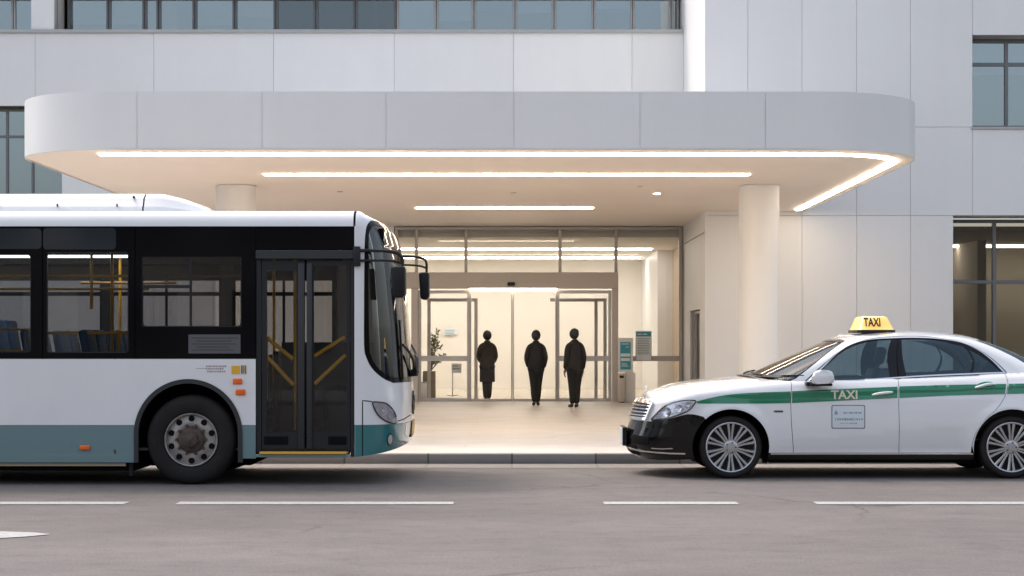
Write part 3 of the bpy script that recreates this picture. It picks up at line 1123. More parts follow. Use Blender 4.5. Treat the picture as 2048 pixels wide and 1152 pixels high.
BY0, BW = 18.26, 1.25
BYC, BY1 = BY0 + BW, BY0 + 2 * BW
bs = FPX / BY0


def bx(px): return xat(px, BY0)
def bz(py): return zat(py, BY0)
def bp(*pts): return [(bx(a), bz(b)) for a, b in pts]


XR0 = -12.2                      # rear end
XF = bx(711)                     # where the front corner starts
bus = thing('city_bus', 'white and teal city bus with black window band and closed folding front door', 'bus', (-6, BYC, 0))
SB = plane_xz(BY0)
SBF = plane_xz(BY1, 1)
wz0, wz1 = bz(718), bz(452)      # window band
zteal, zskirt = bz(850), bz(925)
acx, acz, acr = bx(376.5), bz(868), (bx(485) - bx(268)) / 2
arz = bz(758) - acz


def arch(cx, cz, rx, rz, zb, n=28):
    return [(cx - rx, zb)] + [(cx - rx * math.cos(PI * k / n), cz + rz * math.sin(PI * k / n)) for k in range(n + 1)] + [(cx + rx, zb)]


def clip_arch(z, a):              # the arch outline above height z
    return [p for p in a if p[1] > z + .003]


A = arch(acx, acz, acr, arz, zskirt)
rcx = acx - 5.6
AR = arch(rcx, acz, acr, arz, zskirt)
xd0, xd1 = bx(512), bx(708)


def arch_x(z, cx):
    t = math.sqrt(max(0, 1 - ((z - acz) / arz) ** 2)) if z > acz else 1
    return cx - acr * t, cx + acr * t


# lower side, white
l, r = arch_x(zteal, acx); lr, rr_ = arch_x(zteal, rcx)
poly = [(XR0, zteal), (lr, zteal)] + clip_arch(zteal, AR) + [(rr_, zteal), (l, zteal)] + clip_arch(zteal, A) + [(r, zteal), (xd0 - .004, zteal), (xd0 - .004, wz0), (XR0, wz0)]
SB.patch('side_panel', poly, [], MATS['bus_white'], bus, sp=.25, thick=.03, bstep=.08)
zs2 = bz(917)
for pl in ([(XR0, zskirt), (rcx - acr, zskirt), (rcx - acr, acz), (lr, zteal - .002), (XR0, zteal - .002)],
           [(rcx + acr, zskirt), (acx - acr, zskirt), (acx - acr, acz), (l, zteal - .002), (rr_, zteal - .002), (rcx + acr, acz)],
           [(acx + acr, zs2), (xd0 - .004, zs2), (xd0 - .004, zteal - .002), (r, zteal - .002), (acx + acr, acz)]):
    SB.patch('skirt_panel', pl, [], MATS['bus_teal'], bus, sp=.25, thick=.03, bstep=.08)
# strip between door and front corner
SB.patch('door_pillar', [(xd1 + .004, zteal), (XF, zteal), (XF, wz1 + .0), (xd1 + .004, wz1 + .0)], [], MATS['bus_white'], bus, sp=.2, thick=.03)
SB.patch('door_pillar', [(xd1 + .004, bz(914)), (XF, bz(914)), (XF, zteal - .002), (xd1 + .004, zteal - .002)], [], MATS['bus_teal'], bus, sp=.2, thick=.03)
# black band with windows
wins = [(bx(-160), bx(62), bz(705), bz(508)), (bx(92), bx(257), bz(706), bz(503)), (bx(283), bx(483), bz(654), bz(513))]
rear_w = [(-11.9, -10.4, bz(655), bz(508)), (-10.2, -8.6, bz(655), bz(508)), (-8.4, bx(-190), bz(705), bz(508))]
allw = rear_w + wins
seams = [bx(85), bx(270), bx(512)]
zdh = bz(503)
def rr4(w, r): return rrect(w[0], w[1], w[2], w[3], r)
edges = [XR0] + [bx(-175)] + seams
for k, (a, b) in enumerate(zip(edges, edges[1:])):
    hs = [rr4(w, .035 if w is not wins[2] else .01) for w in allw if w[0] > a and w[1] < b]
    SB.patch('window_band', [(a + .004, wz0 + .004), (b - .004, wz0 + .004), (b - .004, wz1 - .004), (a + .004, wz1 - .004)], hs, MATS['bus_black'], bus, sp=None, bstep=.3, thick=.035)
SB.patch('door_header_panel', [(xd0 + .004, zdh + .02), (xd1 + .003, zdh + .02), (xd1 + .003, wz1 - .004), (xd0 + .004, wz1 - .004)], [], MATS['bus_black'], bus, sp=None, bstep=.3, thick=.035)
# glossy display glass at the top of the band, a bluish reflection painted in
for q in ((bx(-160), bx(84) - .004, bz(498), bz(457)), (bx(85) + .006, bx(232), bz(499), bz(456))):
    SB.patch('display_glass', rrect(q[0], q[1], q[2], q[3], .04), [], MATS['bus_panel_glass'], bus, sp=None, bstep=.3, off=.003, thick=.003)
# windows
for w in allw:
    f = SB.patch('side_window', rrect(w[0] - .02, w[1] + .02, w[2] - .02, w[3] + .02, .04), [rrect(w[0] + .012, w[1] - .012, w[2] + .012, w[3] - .012, .03)], MATS['bus_frame'], bus, sp=None, bstep=.3, off=-.012, thick=.025)
    MB().box(w[0], w[1], BY0 + .015, BY0 + .021, w[2], w[3]).build('pane', MATS['bus_glass'], f)
# bars inside the third window
w = wins[2]
MB().box(bx(381) - .012, bx(381) + .012, BY0 + .01, BY0 + .03, w[2], w[3]).box(w[0], bx(381) - .013, BY0 + .011, BY0 + .029, bz(573) - .016, bz(573) + .016).build('window_bar', MATS['bus_frame'], bus)
# notice behind the glass band
lb = SB.patch('side_notice', rrect(bx(377), bx(481), bz(707), bz(669), .006), [], MATS['grey_label'], bus, sp=None, bstep=.3, off=.002, thick=.002)
mb = MB()
for i, py in enumerate((676, 682, 688, 694, 700)):
    mb.box(bx(383 + (i % 2) * 8), bx(476 - (i * 13) % 22), BY0 - .0035, BY0 - .002, bz(py) - .005, bz(py) + .005)
mb.build('notice_line', MATS['grey_label_line'], lb)

# ---- roof
RT = .165
zt = bz(420)
ZR = zt - RT
def roof_sec(x, dz=0):
    out = []
    for k in range(9):
        a = R(90 * k / 8)
        out.append((x, BY0 + RT * (1 - math.cos(a)), ZR + RT * math.sin(a)))
    m = 12
    for k in range(1, m):
        t = k / m
        out.append((x, BY0 + RT + (2 * BW - 2 * RT) * t, zt + .045 * (1 - (2 * t - 1) ** 2)))
    for k in range(9):
        a = R(90 - 90 * k / 8)
        out.append((x, BY1 - RT * (1 - math.cos(a)), ZR + RT * math.sin(a)))
    return out
mb = MB()
xs = [XR0, XR0 + .02] + list(np.arange(XR0 + .5, bx(706), .5)) + [bx(706.5)]
mb.grid([roof_sec(x) for x in xs])
mb.grid([[(x, BY0 + .004, ZR + .0005) for x in xs], [(x, BY0 + .03, ZR - .004) for x in xs]])
mb.build('roof', MATS['bus_white'], bus, sharp=40)
# black gasket under the roof edge
MB().box(XR0, bx(706), BY0 - .004, BY0 + .02, wz1 - .012, ZR - .0005).build('roof_gasket', MATS['bus_black'], bus)
# roof unit
zA0, zA1 = zt - .03, zat(384, BY0 + .35)
yA0, yA1 = BY0 + .3, BY1 - .3
def ac_sec(x, top, slope=.0):
    h = top - zA0
    return [(x, yA0, zA0), (x, yA0 + .01, zA0 + .35 * h), (x, yA0 + .035, zA0 + .40 * h), (x, yA0 + .07, zA0 + .72 * h), (x, yA0 + .15, zA0 + .93 * h), (x, yA0 + .28, top)] + \
        [(x, yA0 + .28 + (yA1 - yA0 - .56) * t, top + .02 * math.sin(PI * t)) for t in (.25, .5, .75)] + \
        [(x, yA1 - .28, top), (x, yA1 - .15, zA0 + .93 * h), (x, yA1 - .07, zA0 + .72 * h), (x, yA1 - .035, zA0 + .40 * h), (x, yA1 - .01, zA0 + .35 * h), (x, yA1, zA0)]
aX = lambda px: xat(px, BY0 + .35)
mb = MB()
mb.grid([ac_sec(x, zA1) for x in (aX(-420), aX(-100), aX(100), aX(286))])
ac = mb.build('roof_unit', MATS['bus_white'], bus, sharp=60)
mb = MB()
prof = crom([(289, 384), (318, 385), (345, 391), (375, 401), (400, 412), (420, 424)], 5)
rows = []
for px, py in prof:
    x = aX(px)
    z = zat(py, BY0 + .35)
    t = (px - 289) / 131
    sec = ac_sec(x, max(z, zA0 + .01))
    rows.append([(p[0], BYC + (p[1] - BYC) * (1 - .22 * t * t), p[2]) for p in sec])
mb.grid(rows)
mb.build('unit_nose', MATS['bus_white'], ac, sharp=60)
mb = MB()
for px in (0, 117, 236): mb.box(aX(px) - .006, aX(px) + .006, yA0 - .004, yA0 + .02, zat(413, yA0), zat(408, yA0))
mb.box(aX(-400), aX(288), yA0 - .003, yA0 + .02, zA0 + .02, zA0 + .034)
mb.cyl((aX(267), yA0 + .085, zat(393, yA0)), (aX(267), yA0 + .055, zat(393, yA0)), .012)
mb.build('unit_clip', MATS['black_plastic'], ac)

# ---- front
D = .515
NF = 2.5
tt = np.linspace(0, PI / 2, 400)
lat = np.sin(tt) ** (2 / NF); fx = np.cos(tt) ** (2 / NF)
arc = np.concatenate([[0], np.cumsum(np.hypot(np.diff(lat * BW), np.diff(fx * D)))])
LQ = arc[-1]
back_z = np.array([.20, .284, .40, .60, .86, 1.1, 1.6, 2.2, 2.44, 2.60, 2.70, 2.76, 2.80])
back_v = np.array([.10, .06, .02, .005, 0, .012, .045, .10, .13, .19, .27, .37, .44])


def bus_front(u, z):
    a = np.minimum(np.abs(u), LQ)
    th = np.interp(a, arc, tt)
    s = np.sin(th) ** (2 / NF); c = np.cos(th) ** (2 / NF)
    q = np.clip((z - ZR) / RT, 0, 1)
    ins = RT * (1 - np.sqrt(np.maximum(0, 1 - q * q)))
    bk = np.interp(z, back_z, back_v)
    ext = np.maximum(0, np.abs(u) - LQ)
    x = XF + np.maximum(D - bk - ins * .5, .02) * c - ext
    y = BYC + np.sign(u) * (BW - ins) * s
    return np.stack([x, y, z], 1)


SFr = Surf(bus_front, -LQ, LQ, .2, zt - .0005)
# windscreen outline: the near half read from the photo, the far half mirrored
near = crom([(728, 600), (728, 690), (733, 716), (745, 738), (765, 756), (786, 766)], 5)
near = SFr.inv(near)
zbot = near[-1][1]
topn = SFr.inv(crom([(728, 590), (729, 500), (731, 465), (735, 449), (744, 440), (757, 439)], 5))
ztop = topn[-1][1]
half = [(0, zbot)] + [(near[-1][0] * .5, zbot)] + near[::-1] + topn + [(topn[-1][0] * .5, ztop), (0, ztop)]
half = [(u, min(z, 2.70)) for u, z in half]
mir = [(-u, z) for u, z in half[::-1]]
glass_out = half + mir[1:-1]
# white body, teal bumper
zt_e = zt - .0008
def bottom(u): return bz(914) + .105 * math.cos(min(1, abs(u) / LQ) * PI / 2)
us = [LQ * k / 24 for k in range(-24, 25)]
ztl = zteal
body = [(u, ztl) for u in us] + [(u, zt_e) for u in us[::-1]]
mbf = SFr.patch('front_body', body, [glass_out], MATS['bus_white'], bus, sp=.035, thick=.02)
SFr.patch('front_bumper', [(u, bottom(u)) for u in us] + [(u, ztl - .003) for u in us[::-1]], [], MATS['bus_teal_reflecting'], bus, sp=.04, thick=.02)
# roof cap of the front
mb = MB()
rows = []
for k in range(0, 25):
    u = -LQ + LQ * k / 24
    p = bus_front(np.array([u]), np.array([zt_e]))[0]
    hw = BYC - p[1]
    rows.append([(p[0], BYC - hw + 2 * hw * t / 16, p[2] + .045 * (hw / BW) * (1 - (2 * t / 16 - 1) ** 2)) for t in range(17)])
mb.grid(rows)
mb.build('front_roof', MATS['bus_white'], bus, sharp=40)
# windscreen: black edge band and clear glass
def shrink(poly, d):
    P = np.array(poly); n = len(P)
    c = P.mean(0)
    t = np.roll(P, -1, 0) - np.roll(P, 1, 0)
    t /= np.linalg.norm(t, axis=1, keepdims=True) + 1e-9
    nn = np.stack([-t[:, 1], t[:, 0]], 1)
    sgn = np.sign(((c - P) * nn).sum(1).sum())
    return [tuple(p) for p in P + nn * sgn * d]
gin = shrink(glass_out, .055)
zdest = 2.42
wsf = SFr.patch('windscreen', shrink(glass_out, .004), [gin], MATS['bus_black'], bus, sp=.04, off=.002, thick=.008)
SFr.patch('pane', shrink(glass_out, .05), [], MATS['wind_glass'], wsf, sp=.04, off=-.002, thick=.006)
# destination sign box behind the top of the windscreen
mb = MB()
mb.box(-1.75, XF + .27, BY0 + .25, BY1 - .25, 2.30, 2.62)
mb.build('destination_box', MATS['bus_black'], bus)
# headlights, fog lamps, seam, bonnet line
hl = crom([(744, 804), (757, 803), (772, 806), (784, 817), (791, 831), (793, 844), (786, 848), (772, 844), (757, 833), (748, 819)], 5, True)
hu = SFr.inv(hl)
for sg in (1, -1):
    P = [(u * sg, z) for u, z in hu]
    if sg < 0: P = P[::-1]
    P = [(u, z) for u, z in P]
    h = SFr.patch('headlight', P, [], MATS['lamp_silver'], bus, sp=.02, off=.004, thick=.006)
    SFr.patch('lamp_edge', P, [shrink(P, .012)], MATS['black_plastic'], h, sp=.02, off=.010, thick=.006)
    SFr.patch('lens', shrink(P, .006), [], MATS['lamp_glass'], h, sp=.02, off=.022, thick=.002)
    cu = [(u * sg, z) for u, z in SFr.inv([(770, 829)])][0]
    pc = bus_front(np.array([cu[0]]), np.array([cu[1]]))[0]
    nn = SFr.nrm(np.array([cu[0]]), np.array([cu[1]]))[0]
    for q, (ppx, ppy, br) in enumerate(((766, 822, .048), (779, 834, .04))):
        qu, qz = SFr.inv([(ppx, ppy)])[0]
        pc = bus_front(np.array([qu * sg]), np.array([qz]))[0]
        nn = SFr.nrm(np.array([qu * sg]), np.array([qz]))[0]
        bo = MB().lathe([(br, .004), (br * .97, .010), (br * .55, .002), (br * .25, .012), (.001, .013)], (0, 0, 0), 'Z', 24).build('bulb_bowl', MATS['lamp_bowl'], h)
        bo.matrix_local = Matrix.Translation(Vector((pc + nn * .004).tolist()) - ABS[h.name]) @ Vector(nn.tolist()).to_track_quat('Z', 'Y').to_matrix().to_4x4()
    fu = SFr.inv([(780, 879)])[0]
    ring = [(fu[0] * sg + .055 * math.cos(a), fu[1] + .065 * math.sin(a)) for a in np.linspace(0, 2 * PI, 24, False)]
    fo = SFr.patch('fog_lamp', ring, [], MATS['black_plastic'], bus, sp=.03, off=.003, thick=.01)
    SFr.patch('lens', shrink(ring, .014), [], MATS['lamp_silver'], fo, sp=.03, off=.005, thick=.002)


def line_on(S, name, pxs, w, m, parent, off=.002, both=False, sp=.05):
    P = S.inv(dens(pxs, 6, False))
    for sg in ((1, -1) if both else (1,)):
        Q = [(u * sg, z) for u, z in P]
        L, Rr = [], []
        for i in range(len(Q)):
            a, b = Q[max(0, i - 1)], Q[min(len(Q) - 1, i + 1)]
            t = Vector((b[0] - a[0], b[1] - a[1])).normalized()
            L.append((Q[i][0] - t[1] * w / 2, Q[i][1] + t[0] * w / 2)); Rr.append((Q[i][0] + t[1] * w / 2, Q[i][1] - t[0] * w / 2))
        S.patch(name, L + Rr[::-1], [], m, parent, sp=None, bstep=sp, off=off, thick=.002)


line_on(SFr, 'panel_seam', [(725, 912), (725, 850), (725, 801), (744, 803)], .010, MATS['dark'], bus, both=True)
line_on(SFr, 'bonnet_seam', [(793, 843), (808, 838), (822, 829)], .010, MATS['dark'], bus, both=True)
# grey lower centre panel of the bumper, plate, emblem
uP = .34
SFr.patch('bumper_panel', rrect(-.62, .62, .47, .60, .03), [], MATS['bus_white'], bus, sp=.04, off=.003, thick=.004)
pl = SFr.patch('number_plate', rrect(-.24, .24, .45, .59, .015), [], MATS['plate_yellow'], bus, sp=.05, off=.018, thick=.006)
SFr.patch('plate_holder', rrect(-.255, .255, .435, .605, .015), [], MATS['black_plastic'], pl, sp=.05, off=.011, thick=.009)
tz = .80
ring = [(.13 * math.cos(a), tz + .13 * math.sin(a)) for a in np.linspace(0, 2 * PI, 32, False)]
rin = [(.095 * math.cos(a), tz + .095 * math.sin(a)) for a in np.linspace(0, 2 * PI, 32, False)]
em = SFr.patch('front_emblem', ring, [rin], MATS['black_gloss'], bus, sp=None, bstep=.05, off=.016, thick=.016)
SFr.patch('emblem_bar', [(-.1, tz - .02), (.1, tz - .02), (.1, tz + .02), (-.1, tz + .02)], [], MATS['black_gloss'], em, sp=None, bstep=.05, off=.012, thick=.012)
# wipers
for sg in (1, -1):
    for k, (u0, z0_, u1, z1_) in enumerate(((-.10 * sg, 1.14, -.74 * sg, 1.42),)):
        def pt(u, z, o):
            p = bus_front(np.array([u]), np.array([z]))[0]; n = SFr.nrm(np.array([u]), np.array([z]))[0]
            return Vector((p + n * o).tolist())
        mb = MB()
        mb.tube([pt(u0 + (u1 - u0) * t, z0_ + (z1_ - z0_) * t, .025 + .03 * math.sin(PI * t)) for t in np.linspace(0, 1, 9)], .014, mi=0)
        mb.tube([pt(u1 - .05 * sg, z1_ - .36 + .62 * t, .018) for t in np.linspace(0, 1, 9)], .012)
        mb.cyl(pt(u0, z0_ - .02, 0), pt(u0, z0_ - .02, .06), .04, n=12)
        mb.tube([pt(u0, z0_ - .02, .055), pt(u0 - .2 * sg, z0_ + .12, .06), pt(u0 - .35 * sg, z0_ + .16, .04)], .016)
        mb.build('wiper', MATS['black_plastic'], bus)
# small dark wiper motor cover near the corner of the screen as seen over the near wiper
# mirrors
mirr = part_empty('wing_mirror', bus, (bx(797), BY0, bz(565)))
Ym = BY0 - .02
MB().box(bx(707), bx(721), BY0 - .05, BY0 + .02, bz(533), bz(493), bev=.012, seg=2).build('bracket', MATS['bus_frame'], mirr)
up = crom([(718, 501), (745, 501), (770, 502), (790, 505), (801, 511), (805, 520), (805, 537)], 6)
lo = crom([(718, 521), (745, 521), (775, 521), (795, 524), (803, 526)], 5)
MB().tube([pw(a, b, Ym) for a, b in up], .017, n=10).tube([pw(a, b, Ym) for a, b in lo], .013, n=10).build('arm', MATS['bus_frame'], mirr)
mh = [(783, 536), (787, 533), (808, 533), (812, 536), (812, 590), (808, 596), (790, 596), (786, 592)]
mb = MB()
P = [(xat(a, Ym), zat(b, Ym)) for a, b in mh]
mb.prism(P, lambda p: (p[0], Ym - .12, p[1]), lambda p: (p[0], Ym + .10, p[1]))
es = list(mb.bm.edges)
bmesh.ops.bevel(mb.bm, geom=es, offset=.022, segments=3, profile=.5, affect='EDGES')
for f in mb.bm.faces: f.smooth = True
mb.build('mirror_head', MATS['black_plastic'], mirr, sharp=60)
m2 = part_empty('wing_mirror', bus, (bx(797), BY1, bz(565)))
Yf = BY1 - .05
MB().box(bx(700), bx(715), BY1 - .02, BY1 + .05, bz(533), bz(493), bev=.012, seg=2).build('bracket', MATS['bus_frame'], m2)
up = crom([(780, 513), (815, 513), (838, 515), (849, 519), (853, 528), (853, 548)], 6)
lo = crom([(780, 531), (815, 530), (840, 532), (852, 536)], 5)
MB().tube([pw(a, b, Yf) for a, b in up], .015, n=10).tube([pw(a, b, Yf) for a, b in lo], .012, n=10).build('arm', MATS['bus_frame'], m2)
mh = [(838, 548), (841, 545), (856, 545), (859, 548), (859, 594), (855, 600), (845, 600), (841, 596)]
mb = MB()
P = [(xat(a, Yf), zat(b, Yf)) for a, b in mh]
mb.prism(P, lambda p: (p[0], Yf - .10, p[1]), lambda p: (p[0], Yf + .12, p[1]))
bmesh.ops.bevel(mb.bm, geom=list(mb.bm.edges), offset=.02, segments=3, profile=.5, affect='EDGES')
for f in mb.bm.faces: f.smooth = True
mb.build('mirror_head', MATS['black_plastic'], m2, sharp=60)

# ---- door: frame, two leaves
DY = BY0 + .02
mb = MB()
mb.box(xd0, xd1, DY - .05, DY + .06, bz(518), zdh + .012, bev=.006)
dh = mb.build('door_header', MATS['bus_frame_grey'], bus)
mb = MB()
z0d, z1d = bz(905), bz(518) - .002
mb.box(bx(512), bx(522), DY - .012, DY + .08, z0d, z1d, bev=.004)
mb.box(bx(701), bx(708), DY - .012, DY + .08, bz(914), z1d, bev=.004)
mb.box(bx(523), bx(700), DY + .0, DY + .08, bz(903), bz(896), bev=.004)
mb.build('door_frame', MATS['bus_frame'], bus)


def door_leaf(a, b, ga, gb, ztop, zbot):
    S = plane_xz(DY)
    d = S.patch('door', rrect(bx(a), bx(b), bz(902), z1d - .012, .02), [rrect(bx(ga), bx(gb), bz(zbot), bz(ztop), .02)], MATS['bus_frame'], bus, sp=None, bstep=.4, thick=.035)
    MB().box(bx(ga) - .01, bx(gb) + .01, DY + .012, DY + .018, bz(zbot) - .01, bz(ztop) + .01).build('pane', MATS['bus_door_glass'], d)
    return d


d1 = door_leaf(523, 609, 533, 592, 541, 866)
d2 = door_leaf(613, 700, 627, 693, 531, 866)
for d, (a, b) in ((d1, (596, 609)), (d2, (613, 624))):
    MB().box(bx(a), bx(b), DY - .02, DY - .001, bz(898), bz(526), bev=.006, seg=2).build('rubber_seal', MATS['bus_frame_grey'], d)
for d, (a, b) in ((d1, (531, 572)), (d2, (660, 689))):
    mb = MB()
    n = 9
    for k in range(n):
        x = bx(a) + (bx(b) - bx(a)) * (k + .5) / n
        mb.box(x - .006, x + .006, DY - .006, DY - .001, bz(887), bz(876))
    mb.box(bx(a) - .02, bx(b) + .02, DY - .003, DY - .0005, bz(890), bz(873))
    mb.build('vent', MATS['dark'], d)
def rail(d, pts, r=.021, Y=DY + .045):
    MB().tube([pw(a, b, Y) for a, b in pts], r, n=10).build('handrail', MATS['rail_yellow'], d)
rail(d1, [(534, 676), (586, 718)]); rail(d1, [(534, 713), (587, 770)]); rail(d1, [(534, 676), (534, 713), (534, 800)], .008)
rail(d2, [(629, 712), (690, 674)]); rail(d2, [(629, 768), (691, 710)])
st = MB().box(bx(520), bx(694), BY0 - .05, BY0 + .2, bz(908), bz(903.2), bev=.003).build('door_step', MATS['amber_label'], bus)
MB().box(bx(512) , bx(697), BY0 - .03, BY0 + .2, bz(914.5), bz(908.3), bev=.004).build('step_edge', MATS['bus_teal'], st)

# ---- arches, wheels, underside
for cx in (acx, rcx):
    a = arch(cx, acz, acr, arz, zskirt, 40); b = arch(cx, acz, acr - .045, arz - .045, zskirt, 40)
    SB.patch('wheel_arch', a + b[::-1], [], MATS['bus_frame_grey'], bus, sp=None, bstep=.1, off=.012, thick=.035)
    mb = MB()
    b2 = arch(cx, acz, acr - .02, arz - .02, zskirt, 24)
    mb.grid([[(p[0], BY0 + .01, p[1]) for p in b2], [(p[0], BY0 + .7, p[1]) for p in b2]])
    mb.grid([[(p[0], BY1 - .01, p[1]) for p in b2], [(p[0], BY1 - .7, p[1]) for p in b2]])
    mb.box(cx - acr, cx + acr, BY0 + .7, BY1 - .7, .18, acz + arz + .02)
    mb.build('wheel_well', MATS['dark'], bus)


def bus_wheel(cx, y, out):
    """out = -1: the outer face looks to the camera"""
    cz = .457
    w = part_empty('wheel', bus, (cx, y, cz))
    s = -out
    T = [(.265, 0.02), (.285, .005), (.30, -.004), (.37, -.012), (.42, -.006), (.445, .02), (.4565, .05), (.4565, .24), (.445, .27), (.40, .285), (.27, .28), (.262, .14)]
    mb = MB()
    mb.lathe([(r, s * (a)) for r, a in T], (cx, y, cz), 'Y', 64, closed=True)
    for k in range(4):
        mb.lathe([(.4572, s * (.075 + k * .047)), (.4572, s * (.083 + k * .047))], (cx, y, cz), 'Y', 64)
    mb.build('tyre', MATS['rubber'], w, sharp=50)
    mb = MB()
    mb.lathe([(.272, s * .01), (.268, s * -.004), (.258, s * -.002), (.252, s * .03), (.244, s * .045), (.20, s * .035), (.165, s * .022), (.145, s * .03), (.05, s * .03), (.0005, s * .03)], (cx, y, cz), 'Y', 64)
    mb.build('rim', MATS['rim_steel'], w, sharp=50)
    mb = MB()
    for k in range(10):
        t = 2 * PI * (k + .5) / 10
        c = Vector((cx + .214 * math.cos(t), y, cz + .214 * math.sin(t)))
        d = Vector((math.cos(t), 0, math.sin(t)))
        mb.cyl(c + Vector((0, s * .034, 0)), c + Vector((0, s * .0375 - s * .008, 0)), .031, n=16)
    mb.build('rim_hole', MATS['dark'], w)
    mb = MB()
    mb.lathe([(.135, s * .03), (.132, s * .005), (.115, s * -.01), (.08, s * -.018), (.075, s * -.055), (.06, s * -.065), (.0005, s * -.067)], (cx, y, cz), 'Y', 40)
    for k in range(10):
        t = 2 * PI * k / 10
        c = Vector((cx + .147 * math.cos(t), y, cz + .147 * math.sin(t)))
        mb.cyl(c + Vector((0, s * .03, 0)), c + Vector((0, s * -.012, 0)), .017, n=6)
    mb.build('hub', MATS['hub_rust'], w, sharp=40)
    return w


fwx = bx(381)
for cx in (fwx, rcx + .02):
    bus_wheel(cx, BY0 + .03, -1)
    bus_wheel(cx, BY1 - .03, 1)
mb = MB()
mb.box(XR0 + .3, acx - acr - .02, BY0 + .12, BY1 - .12, .135, .40)
mb.box(acx + acr, XF - .1, BY0 + .25, BY1 - .05, .295, .34)
mb.box(-11, acx + acr, BY0 + .6, BY1 - .6, .16, .34)
mb.build('chassis', MATS['dark'], bus)
MB().box(XR0 + .3, bx(250), BY0 + .03, BY0 + .06, bz(932.5), bz(926.5)).build('chassis_rail', MATS['rail_tan'], bus)
MB().box(bx(256), bx(263), BY0 + .05, BY0 + .07, bz(953), bz(926)).box(bx(283), bx(312), BY0 + .5, BY0 + .53, bz(938), bz(933)).build('mud_flap', MATS['rubber'], bus)

# ---- far side, rear, inside
far = [(-11.9, -10.1), (-9.95, -8.2), (-8.05, -6.35), (-6.2, -4.72), (-4.6, -3.35), (-3.2, -2.05)]
S = SBF
S.patch('far_side', [(-XF, zskirt), (-XR0, zskirt), (-XR0, ZR), (-XF, ZR)], [rrect(-b, -a, 1.30, 2.17, .03) for a, b in far] + [rrect(-XF - .02 + .07, 1.95, 1.2, 2.25, .03)] if False else [rrect(-b, -a, 1.30, 2.17, .03) for a, b in far], MATS['bus_white'], bus, sp=None, bstep=.4, thick=.03)
mb = MB()
for a, b in far:
    mb.box(a - .02, b + .02, BY1 - .06, BY1 - .035, 1.26, 1.31).box(a - .02, b + .02, BY1 - .06, BY1 - .035, 2.16, 2.40).box(a - .04, a + .02, BY1 - .062, BY1 - .037, 1.26, 2.40).box(b - .02, b + .04, BY1 - .062, BY1 - .037, 1.26, 2.40)
    mb.box(a, b, BY1 - .055, BY1 - .04, 1.985, 2.03)
    mb.box((a + b) / 2 - .015, (a + b) / 2 + .015, BY1 - .056, BY1 - .041, 1.3, 2.17)
mb.build('far_window_frame', MATS['bus_frame'], bus)
for a, b in far:
    MB().box(a, b, BY1 - .025, BY1 - .019, 1.30, 2.17).build('pane', MATS['bus_glass'], bus)
MB().box(XR0, XR0 + .05, BY0 + .002, BY1 - .002, .35, ZR).build('rear_wall', MATS['bus_white'], bus)
mb = MB()
mb.box(XR0 + .06, XF - .04, BY0 + .10, BY1 - .08, .345, .37)
mb.box(XR0 + .06, rcx + 1.2, BY0 + .10, BY1 - .08, .371, .75)
mb.build('floor', MATS['bus_floor'], bus)
mb = MB()
mb.box(XR0 + .06, XF - .06, BY0 + .05, BY1 - .05, 2.50, 2.53)
mb.box(XR0 + .06, XF - .1, BY1 - .35, BY1 - .06, 2.34, 2.49)
mb.box(XR0 + .06, xd0, BY0 + .05, BY0 + .30, 2.42, 2.49)
mb.box(XR0 + .06, XF - .3, BY1 - .065, BY1 - .045, .40, 1.25)
for a, b in zip(far, far[1:]):
    mb.box(a[1] + .0, b[0] - .0, BY1 - .066, BY1 - .036, 1.25, 2.4)
mb.build('inner_lining', MATS['bus_inside'], bus)
Sl = plane_xz(BY0 + .05)
Sl.patch('side_lining', [(XR0 + .06, zskirt + .1), (rcx - acr, zskirt + .1), (rcx - acr, acz)] + clip_arch(acz, AR) + [(rcx + acr, acz), (rcx + acr, zskirt + .1), (acx - acr, zskirt + .1), (acx - acr, acz)] + clip_arch(acz, A) +
         [(acx + acr, acz), (acx + acr, zskirt + .1), (xd0 - .01, zskirt + .1), (xd0 - .01, wz0 - .01), (XR0 + .06, wz0 - .01)], [], MATS['bus_inside'], bus, sp=None, bstep=.3, thick=.02)
mb = MB()
for x in seams + [bx(-175), xd1]:
    mb.box(x - .03, x + .03, BY0 + .042, BY0 + .06, wz0, wz1)
mb.build('window_post', MATS['bus_frame'], bus)
for y in (BYC + .22,):
    MB().box(-9.5, bx(262), y - .10, y + .10, 2.402, 2.5).build('light_duct', MATS['bus_inside'], bus)
    MB().box(-9.5, bx(255), y - .05, y + .05, 2.380, 2.401).build('ceiling_light', MATS['bus_light'], bus)


def seat(x, y, z=.75, face=1):
    mb = MB()
    mb.box(x - .22, x + .22, y - .21, y + .21, z - .02, z + .07, bev=.03, seg=3)
    M = Matrix.Translation((x - .22, y, z + .04)) @ Matrix.Rotation(R(-10), 4, 'Y')
    mb.box(-.045, .045, -.21, .21, 0, .80, bev=.035, seg=3, M=M)
    mb.cyl((x, y, .37), (x, y, z - .02), .035)
    return mb.build('seat', MATS['seat_blue'], bus)


s0 = seat(-6.1, BY0 + .38)
base = Vector(s0.location)
for x in (-6.85, -5.35, -4.65, -4.05):
    for y in ((BY0 + .38, BY0 + .83, BY1 - .82, BY1 - .37)):
        c = s0.copy(); COL.objects.link(c); c.parent = bus
        c.location = base + Vector((x + 6.1, y - (BY0 + .38), .12 if x < -5 else 0))
for y in (BY0 + .83, BY1 - .82, BY1 - .37):
    c = s0.copy(); COL.objects.link(c); c.parent = bus; c.location = base + Vector((0, y - (BY0 + .38), 0))
for x in (-3.05, -2.85):
    c = s0.copy(); COL.objects.link(c); c.parent = bus; c.location = base + Vector((x + 6.1, BY1 - .6 - (BY0 + .38), -.02))
